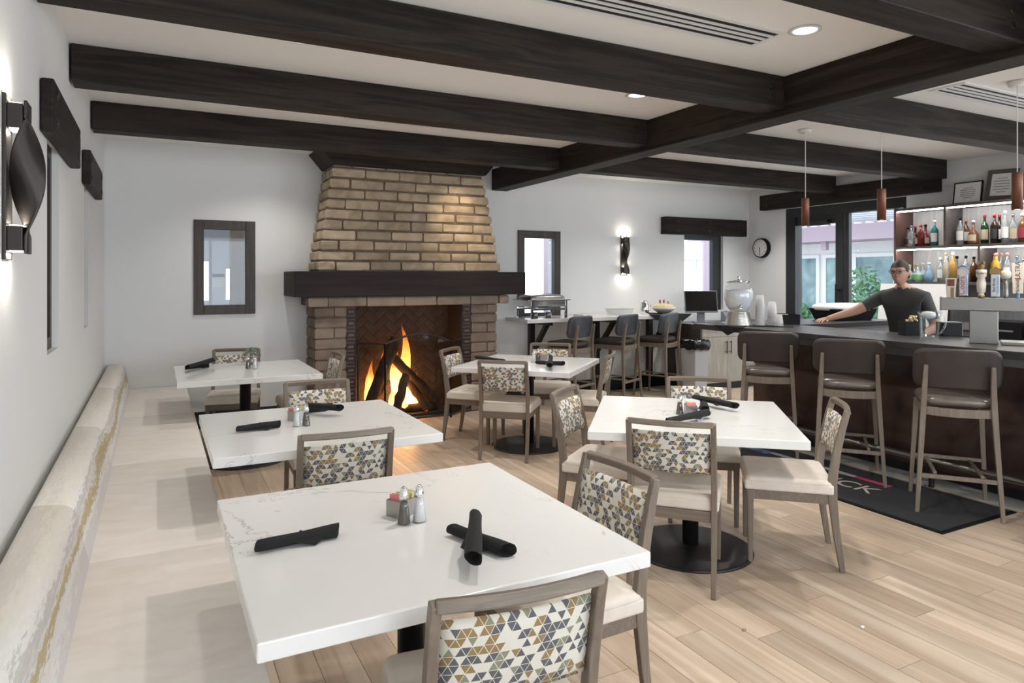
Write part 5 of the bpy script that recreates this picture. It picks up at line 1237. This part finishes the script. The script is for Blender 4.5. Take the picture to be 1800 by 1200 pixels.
# ------------------------------------------------------------------ tabletop things
TZ = .76
def napkin_roll(p, q, label, group='black napkin rolls on the tables', z=TZ, r=.021, lift=(0, 0), seed=0):
    rnd = random.Random(seed); a, b = onz(*p, z + r), onz(*q, z + r); L_ = (b - a).length
    o = thing('napkin_roll', label, 'napkin', ((a.x + b.x) / 2, (a.y + b.y) / 2, z), math.atan2(b.y - a.y, b.x - a.x), group)
    n = 14; seg = 16; v = []
    for i in range(n + 1):
        t = i / n; x = -L_ / 2 + L_ * t; rr = r * (.82 + .22 * t + .05 * math.sin(7 * t + seed)); cz = r * .92 + lift[0] * (1 - t) + lift[1] * t
        for k in range(seg):
            an = 2 * math.pi * k / seg; w = 1 + .10 * math.sin(3 * an + seed + 2 * t)
            v.append((x + (.012 * math.cos(an) if i in (0, n) else 0), rr * 1.12 * w * math.cos(an), cz + rr * .88 * math.sin(an)))
    f = [(i * seg + k, i * seg + (k + 1) % seg, (i + 1) * seg + (k + 1) % seg, (i + 1) * seg + k) for i in range(n) for k in range(seg)]
    mb = MB().add(v, f, True)
    for i0, sgn in ((0, 1), (n * seg, -1)):
        ring = v[i0:i0 + seg]; c = [sum(p_[k] for p_ in ring) / seg for k in range(3)]
        inner = [(c[0] + sgn * .03, c[1] + (p_[1] - c[1]) * .45, c[2] + (p_[2] - c[2]) * .45) for p_ in ring]
        mb.add(ring + inner, [((k, seg + k, seg + (k + 1) % seg, (k + 1) % seg) if sgn < 0 else (k, (k + 1) % seg, seg + (k + 1) % seg, seg + k)) for k in range(seg)], True)
        mb.add(inner, [tuple(range(seg))])
    obj('roll', mb, M['napkin'], o)
    fl_ = MB().add([(-.02, -r * 1.05, r * .8 + lift[0] * .5 + lift[1] * .5), (L_ * .30, -r * 1.15, r * .7 + lift[1] * .8), (L_ * .16, -r * 1.9, .004 + (lift[0] + lift[1]) * .5), (L_ * .02, r * .2, r * 1.9 + (lift[0] + lift[1]) * .5)], [(0, 2, 1), (0, 1, 3)])
    g_ = obj('loose_corner', fl_, M['napkin'], o); g_.modifiers.new('t', 'SOLIDIFY').thickness = .002
    return o
napkin_roll((452, 958), (594, 930), 'black napkin roll lying alone at the bench side of the table with the crossed rolls', seed=1)
napkin_roll((797, 928), (893, 966), 'lower black napkin roll of the crossed pair beside the shakers', seed=2)
napkin_roll((836, 902), (833, 980), 'upper black napkin roll of the crossed pair beside the shakers', z=TZ + .032, seed=3)
napkin_roll((417, 753), (492, 744), 'black napkin roll lying alone on the middle bench table', seed=4)
napkin_roll((527, 722), (584, 712), 'lower black napkin roll of the bundle behind the shakers on the middle bench table', seed=5)
napkin_roll((545, 712), (597, 716), 'upper black napkin roll of the bundle behind the shakers on the middle bench table', z=TZ + .03, seed=6)
napkin_roll((325, 646), (367, 641), 'lower black napkin roll on the table with the small plant', seed=7)
napkin_roll((330, 644), (374, 632), 'upper black napkin roll crossing another on the table with the small plant', z=TZ + .03, seed=8)
napkin_roll((1172, 739), (1245, 724), 'tapered black napkin roll next to the pepper shaker on the diagonal table by the mat', z=TZ + .012, seed=9)
napkin_roll((1236, 704), (1240, 718), 'short end-on black napkin roll on the diagonal table by the mat', seed=10)
napkin_roll((1222, 697), (1292, 712), 'long black napkin roll resting on another, on the diagonal table by the mat', z=TZ + .02, seed=11)
napkin_roll((838, 627), (884, 634), 'black napkin roll at the fireplace side of the diagonal table', seed=12)
napkin_roll((944, 636), (990, 638), 'lower black napkin roll of the crossed pair on the table before the fireplace', seed=13)
napkin_roll((968, 626), (966, 641), 'upper black napkin roll of the crossed pair on the table before the fireplace', z=TZ + .032, seed=14)
def shaker(p, kind, where):
    t = thing('%s_shaker' % kind, 'glass %s shaker with chrome top on the %s' % (kind, where), 'shaker', onz(*p, TZ), 0, 'salt and pepper shakers')
    obj('glass_body', MB().lathe([(.0, 0), (.024, 0), (.025, .006), (.016, .055), (.014, .082), (.0, .082)], 10), M['jar_glass'], t)
    obj('filling', MB().lathe([(.0, .003), (.021, .004), (.0145, .054), (.0125, .07 if kind == 'pepper' else .078), (.0, .07 if kind == 'pepper' else .078)], 10), M[kind], t)
    obj('cap', MB().lathe([(.0, .08), (.0155, .08), (.016, .092), (.013, .10), (.011, .112), (.005, .118), (.0, .118)], 14), M['chrome'], t)
def packets(p, where, rz=0.3):
    t = thing('sugar_caddy', 'small metal caddy of sweetener packets on the %s' % where, 'caddy', onz(*p, TZ), rz)
    obj('holder', MB().box(-.045, .045, -.032, .032, 0, .004).box(-.045, -.042, -.032, .032, .004, .055).box(.042, .045, -.032, .032, .004, .055).box(-.042, .042, -.032, -.029, .004, .055).box(-.042, .042, .029, .032, .004, .055), M['steel'], t)
    for i in range(7):
        x = -.036 + i * .012; obj('packet', tbox(-.002, .002, -.025, .025, 0, .06, Matrix.Rotation(random.uniform(-.15, .15), 3, 'Y') @ Matrix.Rotation(random.uniform(-.1, .1), 3, 'X'), (x, 0, .012)), M[('pink_pack', 'pink_pack', 'paper', 'yellow_pack', 'yellow_pack', 'paper', 'yellow_pack')[i]], t)
w1, w2, w3_, w4, w5 = 'table with the crossed napkin rolls', 'middle bench table', 'table with the small plant', 'diagonal table by the mat', 'table before the fireplace'
shaker((710, 920), 'pepper', w1); shaker((737, 916), 'salt', w1); packets((708, 903), w1, .5)
shaker((522, 749), 'salt', w2); shaker((538, 748), 'pepper', w2); packets((524, 738), w2, .4)
shaker((448, 648), 'salt', w3_); shaker((436, 648), 'pepper', w3_)
shaker((1195, 728), 'pepper', w4); packets((1214, 728), w4, 1.0)
shaker((938, 637), 'salt', w5); shaker((946, 634), 'pepper', w5); packets((952, 633), w5, .2)
pp = onz(442, 640, TZ)
pot = thing('potted_plant', 'small grey-green plant in a metal pot on the bench table by the white wall', 'plant', pp)
obj('pot', MB().lathe([(.0, 0), (.035, 0), (.042, .06), (.038, .06), (.033, .05), (.0, .05)], 18), M['steel'], pot)
lf = MB(); rnd = random.Random(3)
for i in range(240):
    th = rnd.uniform(0, 6.28); ph = rnd.uniform(-.2, 1.5); rr = rnd.uniform(.05, .085); c = Vector((rr * math.cos(ph) * math.cos(th), rr * math.cos(ph) * math.sin(th), .085 + rr * math.sin(ph) * .8))
    a = Vector((rnd.uniform(-1, 1), rnd.uniform(-1, 1), rnd.uniform(-1, 1))).normalized() * .012; b = a.orthogonal().normalized() * .006
    lf.add([c - a, c + b, c + a, c - b], [(0, 1, 2, 3)])
o = obj('foliage', lf, M['green_leaf'], pot); o['kind'] = 'stuff'
obj('stems', MB().cyl((0, 0, .04), (.02, .01, .12), .003).cyl((0, 0, .04), (-.02, .0, .12), .003), M['green_leaf'], pot)
for p, lab in (((1308, 1108), 'small crumb of wood on the plank floor near the diagonal table'), ((1516, 1103), 'small pale scrap on the open plank floor')):
    tag(obj('floor_crumb', MB().pad((0, 0, .004), .011, .008, .005, 2.2, 8, 5), M['tan' if p[0] < 1400 else 'paper'], None, onz(*p, 0)), lab, 'scrap')

# ------------------------------------------------------------------ neighbouring room seen through the framed window left of the fireplace
lob = wall_with_holes('x', 13.4, 13.5, -2.2, 3.0, 0, ZC, [(.62, .845, 1.12, 1.82), (1.13, 1.205, 1.13, 1.69), (1.387, 1.446, 1.13, 1.69)])
lob.box(-2.2, -2.1, YB + .2, 13.4, 0, ZC).box(2.9, 3.0, YB + .2, 13.4, 0, ZC)
struct('wall_lobby', lob, plain('lobby_paint', (0.62, 0.64, 0.70), 0.8))
struct('ceiling_lobby', MB().box(-2.2, 3.0, YB + .2, 13.5, ZC, ZC + .1), M['ceiling']); struct('floor_lobby', MB().box(-2.2, 3.0, YB + .2, 13.5, -.1, 0), M['floor_base'])
area('lobby_fill', (.4, 10.5, ZC - .05), (0, 0, 0), 2.5, 2.5, 26, (.95, .97, 1))  # added area lamp that brightens the neighbouring room, without a fitting
cl_ = thing('lobby_column', 'square brown column in the room behind the framed window', 'column', (1.03, 10.5, 0)); obj('shaft', MB().box(-.09, .09, -.1, .1, 0, ZC - .12), M['brown_column'], cl_); obj('capital', MB().box(-.12, .12, -.13, .13, ZC - .12, ZC - .002), M['wall'], cl_)
pn = thing('lobby_notice', 'small printed notice on the wall behind the framed window', 'notice', (1.0, 13.39, 1.48)); obj('sheet', MB().box(-.1, .1, -.01, .01, -.12, .12), M['paper'], pn); obj('heading', MB().box(-.1, .1, -.013, -.01, .06, .12), M['ink'], pn)

# ------------------------------------------------------------------ outdoors
struct('ground', MB().box(-30, 40, -30, 40, -.3, -.12), M['paving'])
pc = thing('patio_column', 'mauve stucco patio column outside the window right of the fireplace', 'column', (5.70, 9.2, 0)); obj('shaft', MB().box(-.22, .22, -.22, .22, -.12, 4), M['mauve'], pc); obj('base', MB().box(-.28, .28, -.28, .28, -.12, .3), M['mauve'], pc)
pw = thing('patio_wall', 'low mauve garden wall outside the window right of the fireplace', 'wall', (4.4, 9.9, 0)); obj('body', MB().box(-.9, .7, -.1, .1, -.12, 1.42), M['mauve'], pw); obj('coping', MB().box(-.93, .73, -.13, .13, 1.42, 1.48), M['stucco'], pw)
pc2 = thing('patio_column', 'mauve stucco patio column outside the corner window', 'column', (9.24, 9.5, 0)); obj('shaft', MB().box(-.18, .18, -.18, .18, -.12, 4), M['mauve'], pc2); obj('base', MB().box(-.24, .24, -.24, .24, -.12, .3), M['mauve'], pc2)
um = thing('patio_umbrella', 'white patio umbrella outside the corner window', 'umbrella', (11.6, 12.6, 0))
obj('pole', MB().cyl((0, 0, -.12), (0, 0, 2.40), .025), M['white_plastic'], um); obj('base', MB().lathe([(.0, -.12), (.3, -.12), (.3, -.06), (.0, -.04)], 24), M['grey_plastic'], um)
n = 8; v = [(0, 0, 2.40)] + [(1.3 * math.cos(2 * math.pi * k / n), 1.3 * math.sin(2 * math.pi * k / n), 1.95) for k in range(n)]
o = obj('canopy', MB().add(v, [(0, k + 1, (k + 1) % n + 1) for k in range(n)]), M['white_cloth'], um); o.modifiers.new('t', 'SOLIDIFY').thickness = .01
rg = thing('patio_railing', 'dark metal railing outside the corner window', 'railing', (12.2, 14.2, 0))
obj('top_rail', MB().box(-2.5, 2.5, -.02, .02, 1.05, 1.09), M['grey_plastic'], rg)
for k in range(40): obj('baluster', MB().box(-2.5 + k * .125, -2.48 + k * .125, -.01, .01, -.12, 1.05), M['grey_plastic'], rg)
ob = thing('patio_building', 'white building with white-framed windows across the patio beyond the glazed door', 'building', (13.5, 0, 0))
obj('wall', MB().box(0, .4, 4, 14, -.12, 5.5), M['stucco'], ob)
obj('fascia', MB().box(-.9, 0, 4, 14, 2.30, 2.62), M['mauve'], ob)
for y in (6.8, 8.3, 9.9, 11.4): obj('fascia_bracket', MB().box(-.8, -.7, y - .06, y + .06, 2.12, 2.30), M['mauve'], ob)
for k in range(30): obj('pergola_slat', MB().box(-2.3, .0, 5 + k * .28, 5.08 + k * .28, 2.72, 2.80), M['bin'], ob)
for y0, y1 in ((8.75, 9.75), (9.85, 10.5), (10.6, 11.3), (7.0, 8.2)):
    w = obj('window_frame', MB().box(-.05, 0, y0, y0 + .08, .0, 2.05).box(-.05, 0, y1 - .08, y1, .0, 2.05).box(-.05, 0, y0 + .08, y1 - .08, 1.97, 2.05).box(-.05, 0, y0 + .08, y1 - .08, .0, .08), M['white_plastic'], ob)
    obj('pane', MB().box(-.03, -.02, y0 + .08, y1 - .08, .08, 1.97), M['teal_pane'], w)
def bush(x, y, h, r, seed, lab):
    t = thing('patio_shrub', lab, 'shrub', (x, y, -.12)); rnd = random.Random(seed); mb = MB()
    for i in range(700):
        d = Vector((rnd.gauss(0, 1), rnd.gauss(0, 1), rnd.gauss(0, 1))).normalized(); k = rnd.uniform(.5, 1)
        c = Vector((d.x * r * k, d.y * r * k, h * .58 + d.z * h * .42 * k)); a = Vector((rnd.uniform(-1, 1), rnd.uniform(-1, 1), rnd.uniform(-1, 1))).normalized() * .07; b = a.orthogonal().normalized() * .03
        mb.add([c - a, c + b, c + a, c - b], [(0, 1, 2, 3)])
    o = obj('leaves', mb, M['foliage'], t); o['kind'] = 'stuff'
    obj('trunk', MB().cyl((0, 0, 0), (0, 0, h * .6), .03), M['tan'], t)
bush(12.7, 8.95, 1.9, .42, 1, 'bright green shrub before the patio building, by the door jamb'); bush(12.6, 10.4, 1.1, .38, 2, 'low green shrub before the patio building windows')
